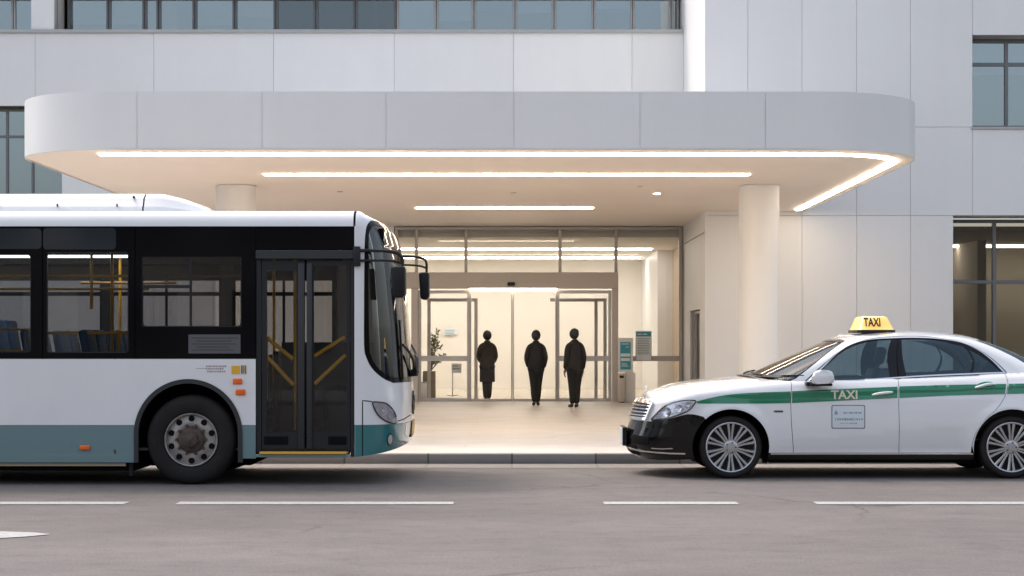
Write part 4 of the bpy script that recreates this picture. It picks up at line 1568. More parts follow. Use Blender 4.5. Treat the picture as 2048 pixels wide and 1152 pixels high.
# grab rails
def grab(name, pts, r=.016):
    MB().tube(pts, r, n=10).build(name, MATS['rail_yellow'], bus)
yi = BY0 + .22
grab('grab_rail', [(bx(-150), yi, zat(552, yi)), (bx(257), yi, zat(552, yi))])
grab('grab_rail', [(bx(86), yi, zat(666, yi)), (bx(256), yi, zat(666, yi))])
grab('grab_rail', [(bx(-120), yi, zat(659, yi)), (bx(61), yi, zat(659, yi)), (bx(61), yi, zat(702, yi)), (bx(-120), yi, zat(703, yi))], .012)
grab('grab_rail', [(bx(-100), yi + .9, zat(578, yi + .9)), (bx(255), yi + .9, zat(578, yi + .9))], .014)
grab('grab_rail', [(bx(290), BYC, zat(552, BYC)), (bx(470), BYC, zat(552, BYC))], .012)
grab('grab_rail', [(bx(95), yi + 1.2, zat(566, yi + 1.2)), (bx(300), yi + 1.2, zat(566, yi + 1.2))], .014)
for px, y, a, b in ((183, yi, 503, 618), (236, yi + .15, 660, 720), (224, yi + 1.0, 500, 720), (240, yi + 1.5, 500, 720), (182, yi + .3, 680, 712), (590, BY0 + .9, 520, 860), (548, BY0 + 1.5, 520, 860)):
    grab('pole', [(xat(px, y), y, zat(b, y)), (xat(px, y), y, zat(a, y))], .016)
# driver's place
mb = MB()
mb.box(-2.1, -1.30, BYC + .05, BY1 - .15, .55, 1.06, bev=.06, seg=3)
mb.box(-1.95, -1.22, BY0 + .28, BYC + .05, .40, .98, bev=.06, seg=3)
mb.box(-1.85, -1.5, BYC + .3, BY1 - .3, 1.05, 1.17, bev=.05, seg=3)
mb.box(-2.6, -2.55, BYC + .1, BY1 - .08, .4, 1.35)
mb.build('dashboard', MATS['bus_frame'], bus)
mb = MB()
cw = Vector((-2.05, BYC + .62, 1.2))
axis = Vector((-.55, 0, .83)).normalized(); ax1 = Vector((0, 1, 0)); ax2 = axis.cross(ax1)
mb.tube([cw + ax1 * (.22 * math.cos(t)) + ax2 * (.22 * math.sin(t)) for t in np.linspace(0, 2 * PI, 28, False)], .016, closed=True)
for t in (0, 2.1, 4.2): mb.tube([cw, cw + ax1 * (.22 * math.cos(t)) + ax2 * (.22 * math.sin(t))], .012)
mb.tube([cw, cw - axis * .35], .03)
mb.build('steering_wheel', MATS['black_plastic'], bus)
mb = MB()
mb.box(-2.5, -1.5, BYC + .02, BYC + .06, .45, 1.45)
mb.build('driver_partition', MATS['bus_inside'], bus)

# ---- small lamps, labels and marks on the side
def side_lamp(a, b, c, d, m='orange_lens'):
    MB().box(bx(a), bx(b), BY0 - .022, BY0 + .002, bz(d), bz(c), bev=.009, seg=3).build('side_marker', MATS[m], bus, sharp=60)
side_lamp(466, 484.5, 757, 768.5); side_lamp(471.5, 491, 778.5, 790); side_lamp(160, 180, 890.5, 900)
side_lamp(-190, -170, 890.5, 900)
MB().box(bx(463), bx(480), BY0 - .004, BY0 - .0005, bz(748), bz(731.5)).build('amber_label', MATS['amber_label'], bus)
lb = MB().box(bx(482), bx(493), BY0 - .004, BY0 - .0005, bz(748), bz(730)).build('tan_label', MATS['tan_label'], bus)
MB().box(bx(483), bx(485), BY0 - .005, BY0 - .004, bz(747), bz(731)).box(bx(487), bx(488), BY0 - .005, BY0 - .004, bz(746), bz(733)).box(bx(490), bx(491.5), BY0 - .005, BY0 - .004, bz(747), bz(732)).build('label_mark', MATS['bus_inside'], lb)
mat('faint_ink', (0.36, 0.30, 0.32), 0.6)
mb = MB()
rnd = random.Random(3)
for row, (py, a, b) in enumerate(((732.5, 412, 449), (737.5, 412, 448), (743, 414, 449))):
    x = a
    while x < b:
        wd = rnd.choice((2.2, 3, 3.8))
        h = rnd.uniform(1.3, 1.9)
        mb.box(bx(x), bx(x + wd), BY0 - .0015, BY0 - .0005, bz(py + h), bz(py - h))
        x += wd + 1.1
mb.box(bx(392), bx(412), BY0 - .0015, BY0 - .0005, bz(737.4), bz(736.4))
mb.build('side_lettering', MATS['faint_ink'], bus)
MB().box(bx(228), bx(231.5), BY0 - .006, BY0 - .0005, bz(907), bz(899)).build('latch', MATS['hub_rust'], bus)
# ------------------------------------------------------------------ taxi
mat('taxi_white', (0.81, 0.81, 0.805), 0.16, coat=1.0)
mat('taxi_black', (0.004, 0.004, 0.005), 0.08, spec=0.42)
mat('taxi_green', (0.005, 0.185, 0.085), 0.22, coat=0.8)
mat('taxi_inside', (0.02, 0.022, 0.024), 0.75)
mat('taxi_seat', (0.04, 0.045, 0.05), 0.6)
mat('alloy', (0.50, 0.50, 0.51), 0.26, 0.8)
mat('alloy_dark', (0.03, 0.03, 0.032), 0.6, 0.3)
mat('sign_amber', (0.84, 0.58, 0.17), 0.3, coat=.4, emit=(1.0, .50, .10), estr=0.22)
mat('sign_cream', (0.90, 0.78, 0.50), 0.3, coat=.4, emit=(1.0, .8, .45), estr=0.5)
mat('lamp_clear', (0.78, 0.79, 0.81), 0.22, 0.75, bump=0.5, bscale=26)
mat('gold_letter', (0.74, 0.66, 0.50), 0.35, 0.1)
mat('sticker', (0.70, 0.73, 0.75), 0.35)
mat('sticker_edge', (0.10, 0.14, 0.18), 0.5)
mat('sticker_blue', (0.20, 0.36, 0.45), 0.5)
mat('plate_white', (0.62, 0.64, 0.66), 0.4)
glass('taxi_glass', (0.62, 0.69, 0.71), 0.055, 0.0, (0.75, 0.92, 1.0))
glass('taxi_screen', (0.66, 0.66, 0.64), 0.06)

TY0, TW = 19.08, 0.925
TYC = TY0 + TW
tx = lambda p: xat(p, TY0)
tz = lambda p: zat(p, TY0)
taxi = thing('taxi', 'white saloon taxi with a green side stripe, black front bumper and yellow roof sign', 'taxi', (3.8, TYC, 0))

X0, XRR = 1.98, 5.70
xf_z = np.array([.15, .20, .253, .33, .42, .54, .60, .70, .81, .864, .95, 1.2])
xf_v = np.array([1.46, 1.36, 1.285, 1.262, 1.256, 1.30, 1.315, 1.345, 1.385, 1.425, 1.50, 1.75])
xr_z = np.array([.15, .3, .55, .8, 1.0, 1.15]); xr_v = np.array([6.2, 6.33, 6.36, 6.34, 6.32, 6.25])
w_z = np.array([.14, .20, .26, .34, .45, .58, .70, .82, .90, .96, 1.02, 1.08, 1.14])
w_v = np.array([.835, .872, .885, .900, .914, .925, .925, .918, .908, .893, .873, .85, .83])
ed_x = np.array([1.2, 1.42, 1.55, 1.75, 2.09, 2.5, 3.0, 4.1, 4.7, 5.25, 5.75, 6.1, 6.4])
ed_v = np.array([.80, .845, .868, .908, .958, 1.013, 1.058, 1.075, 1.095, 1.122, 1.13, 1.11, 1.06])


def smooth_interp(x, xp, fp, k=.05):
    return (np.interp(x - k, xp, fp) + 2 * np.interp(x, xp, fp) + np.interp(x + k, xp, fp)) / 4


zed = lambda x: smooth_interp(x, ed_x, ed_v, .12)
NT = 2.25
t2 = np.linspace(0, PI / 2, 500)
la = np.sin(t2) ** (2 / NT); fa = np.cos(t2) ** (2 / NT)
DF = X0 - 1.32
ar = np.concatenate([[0], np.cumsum(np.hypot(np.diff(la * TW), np.diff(fa * DF)))])
LF = ar[-1]
LS = XRR - X0
LREAR = 1.2
UM = LF + LS + LREAR
RFIL = .085


def taxi_side(u, z):
    a = np.abs(u)
    af = np.minimum(a, LF)
    th = np.interp(af, ar, t2)
    s = np.sin(th) ** (2 / NT); c = np.cos(th) ** (2 / NT)
    xs = np.clip(a - LF, 0, LS)
    arr = np.clip((a - LF - LS) / LREAR, 0, 1) * PI / 2
    dd = X0 - smooth_interp(z, xf_z, xf_v, .012)
    dr = np.interp(z, xr_z, xr_v) - XRR
    xb = X0 - dd * c + xs + dr * np.sin(arr)
    zt_ = zed(xb)
    q = np.clip((z - (zt_ - RFIL)) / RFIL, 0, 1)
    ins = RFIL * (1 - np.sqrt(np.maximum(0, 1 - q * q)))
    W = smooth_interp(z, w_z, w_v, .02)
    # concave crease low on the doors
    mid = np.clip((xb - 2.75) / .25, 0, 1) * np.clip((5.0 - xb) / .3, 0, 1)
    zc = .405 + .20 * np.clip((xb - 2.9) / 2.3, 0, 1)
    W = W - mid * .16 * np.maximum(0, zc - z) * np.clip((z - .2) / .1, 0, 1) * .55
    # shoulder line
    W = W + .010 * np.exp(-((z - (.90 + .028 * (xb - 2.2))) / .03) ** 2) * np.clip((xb - 2.2) / .5, 0, 1)
    # wheel-arch flare
    for cx in (2.325, 5.30):
        r = np.hypot(xb - cx, z - .33)
        W = W + .012 * np.exp(-((r - .42) / .06) ** 2) * (z > .1)
    y = TYC - np.sign(u) * (W - ins) * s * np.cos(arr)
    x = X0 - (dd - ins) * c + xs + (dr - ins) * np.sin(arr)
    return np.stack([x, y, z + 0 * x], 1)


ST = Surf(taxi_side, -.05, UM - .05, .14, 1.12)


def u_of_x(x): return LF + (x - X0)
def inv(p): return ST.inv(p)
def neg(P): return [(-u, z) for u, z in P][::-1]


def ztop_u(u):
    z = np.full_like(u, .95)
    for _ in range(25):
        p = taxi_side(u, np.minimum(z, 1.14) * 0 + z - .0 if False else z)
        a = np.abs(u)
        th = np.interp(np.minimum(a, LF), ar, t2)
        c = np.cos(th) ** (2 / NT)
        arr = np.clip((a - LF - LS) / LREAR, 0, 1) * PI / 2
        dd = X0 - smooth_interp(z, xf_z, xf_v, .012)
        dr = np.interp(z, xr_z, xr_v) - XRR
        xb = X0 - dd * c + np.clip(a - LF, 0, LS) + dr * np.sin(arr)
        z = .5 * z + .5 * zed(xb)
    return z - .0006


def top_edge(u0, u1, n):
    u = np.linspace(u0, u1, n)
    return list(zip(u.tolist(), ztop_u(u).tolist()))


zsill = tz(906)
CXF, CXR, CZ, RA = 2.325, 5.305, .335, .405
def arc_pts(cx, a0, a1, n=26, r=RA): return [(u_of_x(cx + r * math.cos(R(a0 + (a1 - a0) * k / n))), CZ + r * math.sin(R(a0 + (a1 - a0) * k / n))) for k in range(n + 1)]
g = .003
# seams (photo pixels -> surface)
seamA = inv([(1583, 772), (1581, 800), (1583, 850), (1587, 905)])
uA = lambda z: float(np.interp(z, [p[1] for p in seamA[::-1]], [p[0] for p in seamA[::-1]]))
seamB = inv([(1796, 758), (1797, 800), (1798, 897)])
uB = lambda z: float(np.interp(z, [p[1] for p in seamB[::-1]], [p[0] for p in seamB[::-1]]))
seamC = inv(crom([(2012, 752), (2016, 768), (2011, 790), (1996, 815), (1972, 838), (1955, 860), (1947, 880), (1943, 896)], 4))
# bumper top edge: from under the grille to the wheel arch
bt = inv(crom([(1300, 843), (1325, 840), (1350, 835), (1374, 829), (1392, 830), (1407, 834)], 4))
zb0 = bt[0][1]
bt_full = [(0, zb0 - .005), (bt[0][0] * .5, zb0 - .003)] + bt
bl = bt[-1]
# where the bumper edge meets the arch
aF = math.degrees(math.atan2(bl[1] - CZ, (bl[0] - LF + X0) - CXF))
arch_up = arc_pts(CXF, aF, math.degrees(math.asin((zsill - CZ) / RA)))
us_sill = arch_up[-1][0]
te = top_edge(0, uA(1.05) - g, 60)
half = [(u, z + .002) for u, z in bt_full] + arch_up + [(uA(zsill) - g, zsill)] + [(uA(z) - g, z) for z in (.4, .5, .6, .8, .9, 1.0)] + te[::-1]
near_h = half
poly = near_h[:-1] + [near_h[-1]] + [(-u, z) for u, z in near_h[::-1]][1:-1]
fb = ST.patch('front_wing', poly, [], MATS['taxi_white'], taxi, sp=.035, thick=.012)
# bumper
low_z = .185
arch_dn = arc_pts(CXF, aF, 180 + math.degrees(math.asin((CZ - low_z - .02) / RA)), 14)
halfb = [(0, low_z), (LF * .3, low_z), (LF * .6, low_z), (arch_dn[-1][0], low_z + .02)] + arch_dn[::-1][1:] + [(u, z - .002) for u, z in bt_full[::-1]][1:]
polyb = halfb + [(-u, z) for u, z in halfb[::-1]][1:-1]
bump = ST.patch('bumper', polyb, [], MATS['taxi_black'], taxi, sp=.035, thick=.012)
# doors, quarter, on both sides
tB0 = top_edge(uA(1.05) + g, uB(1.07) - g, 20)
fdoor = [(uA(zsill) + g, zsill), (uB(zsill) - g, zsill)] + [(uB(z) - g, z) for z in (.5, .8, 1.0)] + tB0[::-1] + [(uA(z) + g, z) for z in (1.0, .9, .8, .6, .5, .4)]
sc = [(u - g, z) for u, z in seamC]
tC = top_edge(uB(1.07) + g, sc[0][0], 20)
rdoor = [(uB(zsill) + g, zsill), (sc[-1][0], zsill)] + [p for p in sc[::-1] if p[1] > zsill] + [p for p in tC[::-1]] + [(uB(z) + g, z) for z in (1.0, .8, .5)]
sd_ = [(u + g, z) for u, z in seamC if z > CZ]
archr = arc_pts(CXR, 180 - math.degrees(math.asin((zsill - CZ) / RA)), math.degrees(math.asin((zsill - CZ) / RA)))
aR0 = None
quarter = [(u, z) for u, z in archr[::1]]
tD = top_edge(sd_[0][0], UM - .002, 40)
quarter = [p for p in quarter] + [(UM - .002, zsill)] + tD[::-1] + [(u, z) for u, z in sd_]
# join the quarter's front edge to the arch without crossing it
us = min(p[0] for p in quarter)
doors = []
for sg in (1, -1):
    f = (lambda P: P) if sg > 0 else neg
    d1_ = ST.patch('door', f(fdoor), [], MATS['taxi_white'], taxi, sp=.04, thick=.012)
    d2_ = ST.patch('door', f(rdoor), [], MATS['taxi_white'], taxi, sp=.04, thick=.012)
    q_ = ST.patch('rear_wing', f(quarter), [], MATS['taxi_white'], taxi, sp=.04, thick=.012)
    doors.append((d1_, d2_, q_))
    # sills and rear bumper
    zl = .20
    sill = [(us_sill + .002, zl), (archr[0][0] - .002, zl), (archr[0][0] - .002, zsill - .018), (us_sill + .002, zsill - .018)]
    ST.patch('sill', f(sill), [], MATS['taxi_black'], taxi, sp=.08, thick=.02, off=.004)
    ST.patch('sill_trim', f([(us_sill + .02, zsill - .017), (archr[0][0] - .01, zsill - .017), (archr[0][0] - .01, zsill - .002), (us_sill + .02, zsill - .002)]), [], MATS['chrome'], taxi, sp=.08, off=.008, thick=.012)
    rb = [(archr[-1][0] + .01, .22), (UM - .002, .22), (UM - .002, zsill - .004), (archr[-1][0] + .01, zsill - .004)]
    ST.patch('rear_bumper', f(rb), [], MATS['taxi_black'], taxi, sp=.08, thick=.015)
    # stripe, one piece per panel
    def stripe(parent, pxs):
        P = inv(dens(pxs, 5))
        P = P[::-1]
        ar2 = sum(P[i][0] * P[(i + 1) % len(P)][1] - P[(i + 1) % len(P)][0] * P[i][1] for i in range(len(P)))
        if ar2 < 0: P = P[::-1]
        ST.patch('stripe', f(P), [], MATS['taxi_green'], parent, sp=.03, off=.0042, thick=.003)
    up_ = crom([(1393, 803), (1420, 796), (1460, 789), (1520, 785), (1581, 783)], 5)
    lw_ = crom([(1581, 806), (1520, 807), (1470, 807), (1430, 807), (1395, 807)], 5)
    stripe(fb, up_ + lw_)
    stripe(d1_, [(1584, 782.5), (1690, 778), (1795, 773.5), (1795, 796), (1690, 801), (1584, 806)])
    stripe(d2_, [(1799, 773), (1900, 770), (2012, 768), (2010, 788), (1900, 791), (1799, 796)])
    if sg > 0:
        stripe(q_, [(2018, 768), (2060, 767), (2060, 787), (2014, 788)])
    # handles
    for d, (a, b, py) in ((d1_, (1744, 1785, 787)), (d2_, (1950, 1990, 772.5))):
        H = inv([(a, py + 3), ((a + b) / 2, py), (b, py - 3)])
        mb = MB()
        pts, rad = [], []
        m = 11
        for k in range(m):
            t = k / (m - 1)
            u = H[0][0] + (H[2][0] - H[0][0]) * t
            z = H[0][1] + (H[2][1] - H[0][1]) * t + .012 * math.sin(PI * t) * .2
            p = taxi_side(np.array([u * sg]), np.array([z]))[0]; n = ST.nrm(np.array([u * sg]), np.array([z]))[0]
            pts.append(p + n * (.006 + .030 * math.sin(PI * min(1, max(0, t))) ** .5)); rad.append(.009 + .007 * math.sin(PI * t) ** .5)
        mb.tube(pts, rad, n=10)
        mb.build('handle', MATS['taxi_white'], d, sharp=60)
        cup = [(a + 2 + (b - a - 4) * .5 + (b - a) * .46 * math.cos(t), py - 1 + 7.5 * math.sin(t) - 2.2 * math.cos(t)) for t in np.linspace(0, 2 * PI, 28, False)]
        C = inv(cup)
        if sum(C[i][0] * C[(i + 1) % len(C)][1] - C[(i + 1) % len(C)][0] * C[i][1] for i in range(len(C))) < 0: C = C[::-1]
        ST.patch('handle_cup', f(C), [], MATS['taxi_green'], d, sp=.03, off=.0065, thick=.002)

# bonnet and boot lid: surfaces between the two upper edges
def cap(name, u0, u1, n, crown, m):
    uu = np.linspace(u0, u1, n)
    zz = ztop_u(uu)
    P = taxi_side(uu, zz)
    mb = MB()
    rows = []
    for p in P:
        hw = TYC - p[1]
        rows.append([(p[0], TYC - hw * w, p[2] + crown(p[0]) * (1 - abs(w) ** 2.4)) for w in np.linspace(1, -1, 25)])
    mb.grid(rows)
    return mb.build(name, m, taxi, sharp=40)


ch_x = [1.40, 1.48, 1.757, 2.09, 2.53, 3.1]; ch_v = [.868, .908, .998, 1.044, 1.082, 1.10]
def crown_b(x): return float(max(.004, np.interp(x, ch_x, ch_v) - zed(np.array([x]))[0])) if x > 1.42 else .004
cap('bonnet', 0.012, u_of_x(3.25), 70, crown_b, MATS['taxi_white'])
cap('boot_lid', u_of_x(5.35), UM - .004, 40, lambda x: .03 * max(0, min(1, (6.4 - x) * 3)), MATS['taxi_white'])

# ---- greenhouse
GXF_z = np.array([.98, 1.075, 1.20, 1.33, 1.448, 1.50, 1.53]); GXF_v = np.array([2.36, 2.59, 2.862, 3.15, 3.43, 3.575, 3.68])
GXR_z = np.array([.98, 1.127, 1.28, 1.40, 1.47, 1.51, 1.53]); GXR_v = np.array([6.2, 5.98, 5.68, 5.40, 5.20, 5.05, 4.95])
GD_v = np.array([.54, .50, .44, .38, .33, .30, .30])
GW_z = np.array([.98, 1.07, 1.20, 1.32, 1.42, 1.48, 1.53]); GW_v = np.array([.842, .818, .775, .725, .675, .640, .61])
ZRF = 1.522
RG = .05


def taxi_top(u, z):
    sg = np.where(u >= 0, 1.0, -1.0)
    a = np.abs(u)
    af = np.clip(a, 0, 1) * PI / 2
    xs = np.clip(a - 1, 0, 1)
    arr = np.clip(a - 2, 0, 1) * PI / 2
    q = np.clip((z - (ZRF - RG)) / RG, 0, 1)
    ins = RG * (1 - np.sqrt(np.maximum(0, 1 - q * q)))
    d = smooth_interp(z, GXF_z, GD_v, .03)
    xf = smooth_interp(z, GXF_z, GXF_v, .03)
    xr = smooth_interp(z, GXR_z, GXR_v, .03)
    dr = .62 - .5 * (z - 1.0)
    x0, x1 = xf + d, xr - dr
    W = smooth_interp(z, GW_z, GW_v, .03) - ins
    # the roof narrows a little towards the back
    W = W * (1 - .05 * xs ** 2)
    x = np.where(a <= 2, x0 - d * np.cos(af) ** .9 + (x1 - x0) * xs, x1 + dr * np.sin(arr))
    y = TYC - sg * W * np.sin(af) * np.cos(arr) ** .9
    return np.stack([x, y, z + 0 * x], 1)


SG_ = Surf(taxi_top, -.02, 2.9, 1.0, ZRF - .001)
ginv = SG_.inv
def orient(P):
    a = sum(P[i][0] * P[(i + 1) % len(P)][1] - P[(i + 1) % len(P)][0] * P[i][1] for i in range(len(P)))
    return P if a > 0 else P[::-1]


SU = 1.3
# near-side window outline: chrome arc and belt line
arc_px = crom([(1606, 770), (1640, 738), (1676, 705), (1705, 688), (1740, 678.5), (1790, 675), (1840, 674.5), (1885, 678), (1925, 686), (1960, 702), (1988, 723), (2011, 746)], 6)
belt_px = crom([(2011, 746), (1930, 749), (1860, 752), (1796, 756), (1700, 763), (1606, 770)], 6)
dlo = orient(ginv(arc_px + belt_px[1:-1]))
ws_px = crom([(1592, 757), (1620, 735), (1650, 711), (1675, 692), (1692, 681)], 5)
ws_near = ginv(ws_px)
zw1 = ws_near[-1][1]
# windscreen outline: near edge, bottom, far edge, top
zbot_w = 1.03
ww = [(0, zbot_w), (ws_near[0][0] * .6, zbot_w), (ws_near[0][0] - .01, zbot_w)] + ws_near + [(ws_near[-1][0] * .6, zw1 + .012), (0, zw1 + .016)]
wpoly = orient(ww + [(-u, z) for u, z in ww[::-1]][1:-1])
# shell with holes: one piece over the near side, the front and the far side
zlow = 1.0
rearw = [(2.28, 1.16), (2.99, 1.16), (2.99, 1.49), (2.36, 1.47)]
shell = [(-2.995, zlow), (2.995, zlow), (2.995, ZRF - .0008), (-2.995, ZRF - .0008)]
sh_half = lambda P: P
holes = [dlo, [(-u, z) for u, z in dlo][::-1], wpoly, orient(rearw), orient([(-u, z) for u, z in rearw])]
body_top = SG_.patch('roof_frame', shell, holes, MATS['taxi_white'], taxi, sp=.045, thick=.015, su=SU)
uu = np.linspace(0.0, 2.995, 80)
P = taxi_top(uu, np.full_like(uu, ZRF - .0008))
mb = MB()
rows = []
for p in P:
    hw = TYC - p[1]
    t = np.clip((p[0] - 3.63) / .6, 0, 1) * np.clip((5.12 - p[0]) / .75, 0, 1)
    t = t * t * (3 - 2 * t)
    rows.append([(p[0], TYC - hw * w, p[2] + (.012 + .043 * t) * (1 - abs(w) ** 2.2)) for w in np.linspace(1, -1, 21)])
mb.grid(rows)
mb.build('roof', MATS['taxi_white'], taxi, sharp=40)
SG_.patch('windscreen', wpoly, [], MATS['taxi_screen'], taxi, sp=.05, su=SU, off=-.003, thick=.004)
band = shrink([(u * SU, z) for u, z in wpoly], .022); band = [(u / SU, z) for u, z in band]
SG_.patch('screen_edge', wpoly, [orient(band)], MATS['black_plastic'], taxi, sp=.05, su=SU, off=.001, thick=.004)
for sg in (1, -1):
    f = (lambda P: P) if sg > 0 else neg
    SG_.patch('rear_screen', f(orient(rearw)), [], MATS['taxi_glass'], taxi, sp=.06, su=SU, off=-.004, thick=.004)
    # glass panes, pillars, chrome surround
    fw = orient(ginv(crom([(1616, 765), (1645, 739), (1680, 707), (1708, 691), (1742, 682), (1783, 678.5)], 5) + crom([(1783, 678.5), (1780, 756), (1700, 761), (1616, 766)], 5)[1:-1] if False else
                   crom([(1616, 765), (1645, 739), (1680, 707), (1708, 691), (1742, 682), (1783, 678.5)], 5) + [(1781, 756), (1740, 758.5), (1700, 761.5), (1650, 764.5)]))
    rw = orient(ginv(crom([(1803, 678), (1840, 677.5), (1880, 681), (1927, 692)], 5) + [(1938, 746.5), (1880, 749), (1813, 753)]))
    qw = orient(ginv(crom([(1935, 697), (1958, 709), (1982, 726), (2000, 742.5)], 5) + [(1945, 745.5)]))
    for d, w in ((doors[0 if sg > 0 else 1][0], fw), (doors[0 if sg > 0 else 1][1], rw), (doors[0 if sg > 0 else 1][2], qw)):
        SG_.patch('window_pane', f(w), [], MATS['taxi_glass'], d, sp=.05, su=SU, off=-.006, thick=.004)
    inn_ = orient([(u / SU, z) for u, z in shrink([(u * SU, z) for u, z in dlo], .004)])
    SG_.patch('window_pillar', f(inn_), [f(w) if sg < 0 else w for w in (fw, rw, qw)], MATS['black_gloss'], taxi, sp=.06, su=SU, off=-.004, thick=.008)
    ch_out = orient([(u / SU, z) for u, z in shrink([(u * SU, z) for u, z in dlo], -.004)])
    ch_in = orient([(u / SU, z) for u, z in shrink([(u * SU, z) for u, z in dlo], .011)])
    SG_.patch('window_trim', f(ch_out), [f(ch_in)], MATS['chrome'], taxi, sp=.05, su=SU, off=.006, thick=.012)
    bk_out = orient([(u / SU, z) for u, z in shrink([(u * SU, z) for u, z in dlo], -.013)])
    SG_.patch('window_gasket', f(bk_out), [f(ch_out)], MATS['taxi_inside'], taxi, sp=.05, su=SU, off=.002, thick=.006)
    P = ginv([(1797, 677), (1797, 756)])
    SG_.patch('pillar_seam', f(orient([(P[0][0] - .002, P[0][1]), (P[0][0] + .002, P[0][1]), (P[1][0] + .002, P[1][1]), (P[1][0] - .002, P[1][1])])), [], MATS['dark'], taxi, sp=None, bstep=.05, su=SU, off=.0, thick=.002)

# ---- front details
gp = inv([(1310, 804), (1294, 842)])
gt, gb_ = gp[0], gp[1]
gu0, gu1 = gb_[0], gt[0]
zg0, zg1 = gb_[1] + .004, gt[1]
grl = [(-gu0, zg0), (gu0, zg0), (gu1, zg1 - .02), (gu1 - .02, zg1), (-gu1 + .02, zg1), (-gu1, zg1 - .02)]
gi = shrink(grl, .028)
gr = ST.patch('grille', grl, [gi], MATS['chrome'], taxi, sp=.05, off=.030, thick=.035)
ST.patch('grille_mesh', shrink(grl, .02), [], MATS['black_plastic'], gr, sp=.05, off=.004, thick=.003)
for k in range(4):
    z = zg0 + .028 + (zg1 - zg0 - .056) * (k + .6) / 4.2
    hw = gu0 + (gu1 - gu0) * (z - zg0) / (zg1 - zg0) - .027
    sl = [(-hw, z - .0065), (hw, z - .0065), (hw, z + .0065), (-hw, z + .0065)]
    ST.patch('grille_bar', sl, [], MATS['chrome'], gr, sp=.05, off=.026, thick=.014)
hl_px = crom([(1303, 841), (1313, 827), (1330, 812), (1352, 803), (1376, 799.5), (1392, 801), (1388, 811), (1376, 823), (1352, 833), (1326, 839)], 4, True)
hu2 = orient(inv(hl_px))
for sg in (1, -1):
    f = (lambda P: P) if sg > 0 else neg
    h = ST.patch('headlight', f(hu2), [], MATS['lamp_clear'], taxi, sp=.02, off=.004, thick=.004)
    ed = orient(shrink(hu2, .012))
    ST.patch('lamp_edge', f(hu2), [f(ed)], MATS['black_gloss'], h, sp=.05, off=.008, thick=.004)
    ST.patch('lens', f(hu2), [], MATS['lamp_glass'], h, sp=.03, off=.022, thick=.003)
    for (pxx, pyy, rr2) in ((1334, 824, .055), (1358, 817, .045), (1376, 810, .03)):
        u, z = inv([(pxx, pyy)])[0]
        p = taxi_side(np.array([u * sg]), np.array([z]))[0]; n = ST.nrm(np.array([u * sg]), np.array([z]))[0]
        MB().lathe([(rr2, 0), (rr2 * .92, .012), (rr2 * .6, .005), (.001, .003)], (0, 0, 0), 'Z', 20).build('bowl', MATS['chrome'], h).matrix_local = \
            Matrix.Translation(Vector(p + n * .006) - ABS[h.name]) @ Vector(n.tolist()).to_track_quat('Z', 'Y').to_matrix().to_4x4()
    # chrome blades low on the bumper
    for pxs, wd in (([(1255, 893), (1280, 901), (1320, 905), (1345, 906.5), (1371, 907)], .016), ([(1304, 896), (1322, 897.5), (1346, 896.5)], .010)):
        P = inv(dens(pxs, 4, False))
        L = [(u, z + wd / 2) for u, z in P]; Lw = [(u, z - wd / 2) for u, z in P]
        ST.patch('bumper_trim', f(orient(L + Lw[::-1])), [], MATS['chrome'], bump, sp=None, bstep=.03, off=.012, thick=.012)
    u, z = inv([(1330, 861)])[0]
    # side intake
    SI = inv([(1266, 868), (1298, 874), (1296, 890), (1262, 888)])
    ST.patch('air_intake', f(orient(SI)), [], MATS['dark'], bump, sp=.05, off=.002, thick=.001)
    # amber side reflector
    line = inv([(1548, 821), (1566, 821), (1566, 824.5), (1548, 824.5)])
    ST.patch('wing_badge', f(orient(line)), [], MATS['hub_rust'], taxi, sp=None, bstep=.05, off=.004, thick=.003)
u0 = .0
ST.patch('lower_grille', rrect(-.52, .52, .225, .335, .02), [], MATS['dark'], bump, sp=.05, off=.002, thick=.001)
# number plate on the bumper
zp0, zp1 = zat(890, TYC - .1), zat(853, TYC - .1)
xpl = 1.235
pl2 = MB().box(xpl - .02, xpl + .03, TYC - .25, TYC + .25, zp0, zp1, bev=.006).build('number_plate', MATS['black_plastic'], taxi)
MB().box(xpl - .026, xpl - .018, TYC - .235, TYC + .235, zp0 + .012, zp1 - .012, bev=.002).build('plate_face', MATS['plate_white'], pl2)
# bonnet emblem: an upright ring with three spokes
ec = Vector((xat(1290.5, TYC), TYC, zat(780, TYC)))
mb = MB()
mb.tube([ec + Vector((.01 * math.sin(t), .040 * math.cos(t), .045 * math.sin(t))) for t in np.linspace(0, 2 * PI, 28, False)], .006, n=6, closed=True)
for t in (90, 210, 330): mb.tube([ec, ec + Vector((.01 * math.sin(R(t)), .038 * math.cos(R(t)), .043 * math.sin(R(t))))], [.007, .003], n=5)
mb.tube([ec + Vector((-.01, 0, -.045)), ec + Vector((-.008, 0, -.085))], .007, n=6)
mb.build('bonnet_emblem', MATS['chrome'], taxi)
# wiper cowl and wipers
mb = MB()
for y0 in (TYC - .55, TYC + .05):
    a = []
    for k in range(9):
        u = -.0 + .0
        t = k / 8
        yy = y0 + .52 * t
        un = math.asin(max(-1, min(1, -(yy - TYC) / .82))) / (PI / 2)
        p = taxi_top(np.array([un]), np.array([1.085 + .03 * t]))[0]
        a.append((p[0] - .03, yy, p[2] + .014))
    mb.tube(a, .011, n=6)
mb.build('wiper', MATS['black_plastic'], taxi)
mb = MB()
rows = [[], []]
for k in range(25):
    un = -1 + 2 * k / 24
    p = taxi_top(np.array([un]), np.array([1.08]))[0]
    rows[0].append((p[0] - .09 * math.cos(un * PI / 2) - .015, TYC + (p[1] - TYC) * .985, 1.073 + .026 * (1 - un ** 2) - .012)); rows[1].append((p[0] + .02, p[1], 1.10))
mb.grid(rows)
mb.build('wiper_cowl', MATS['black_plastic'], taxi)

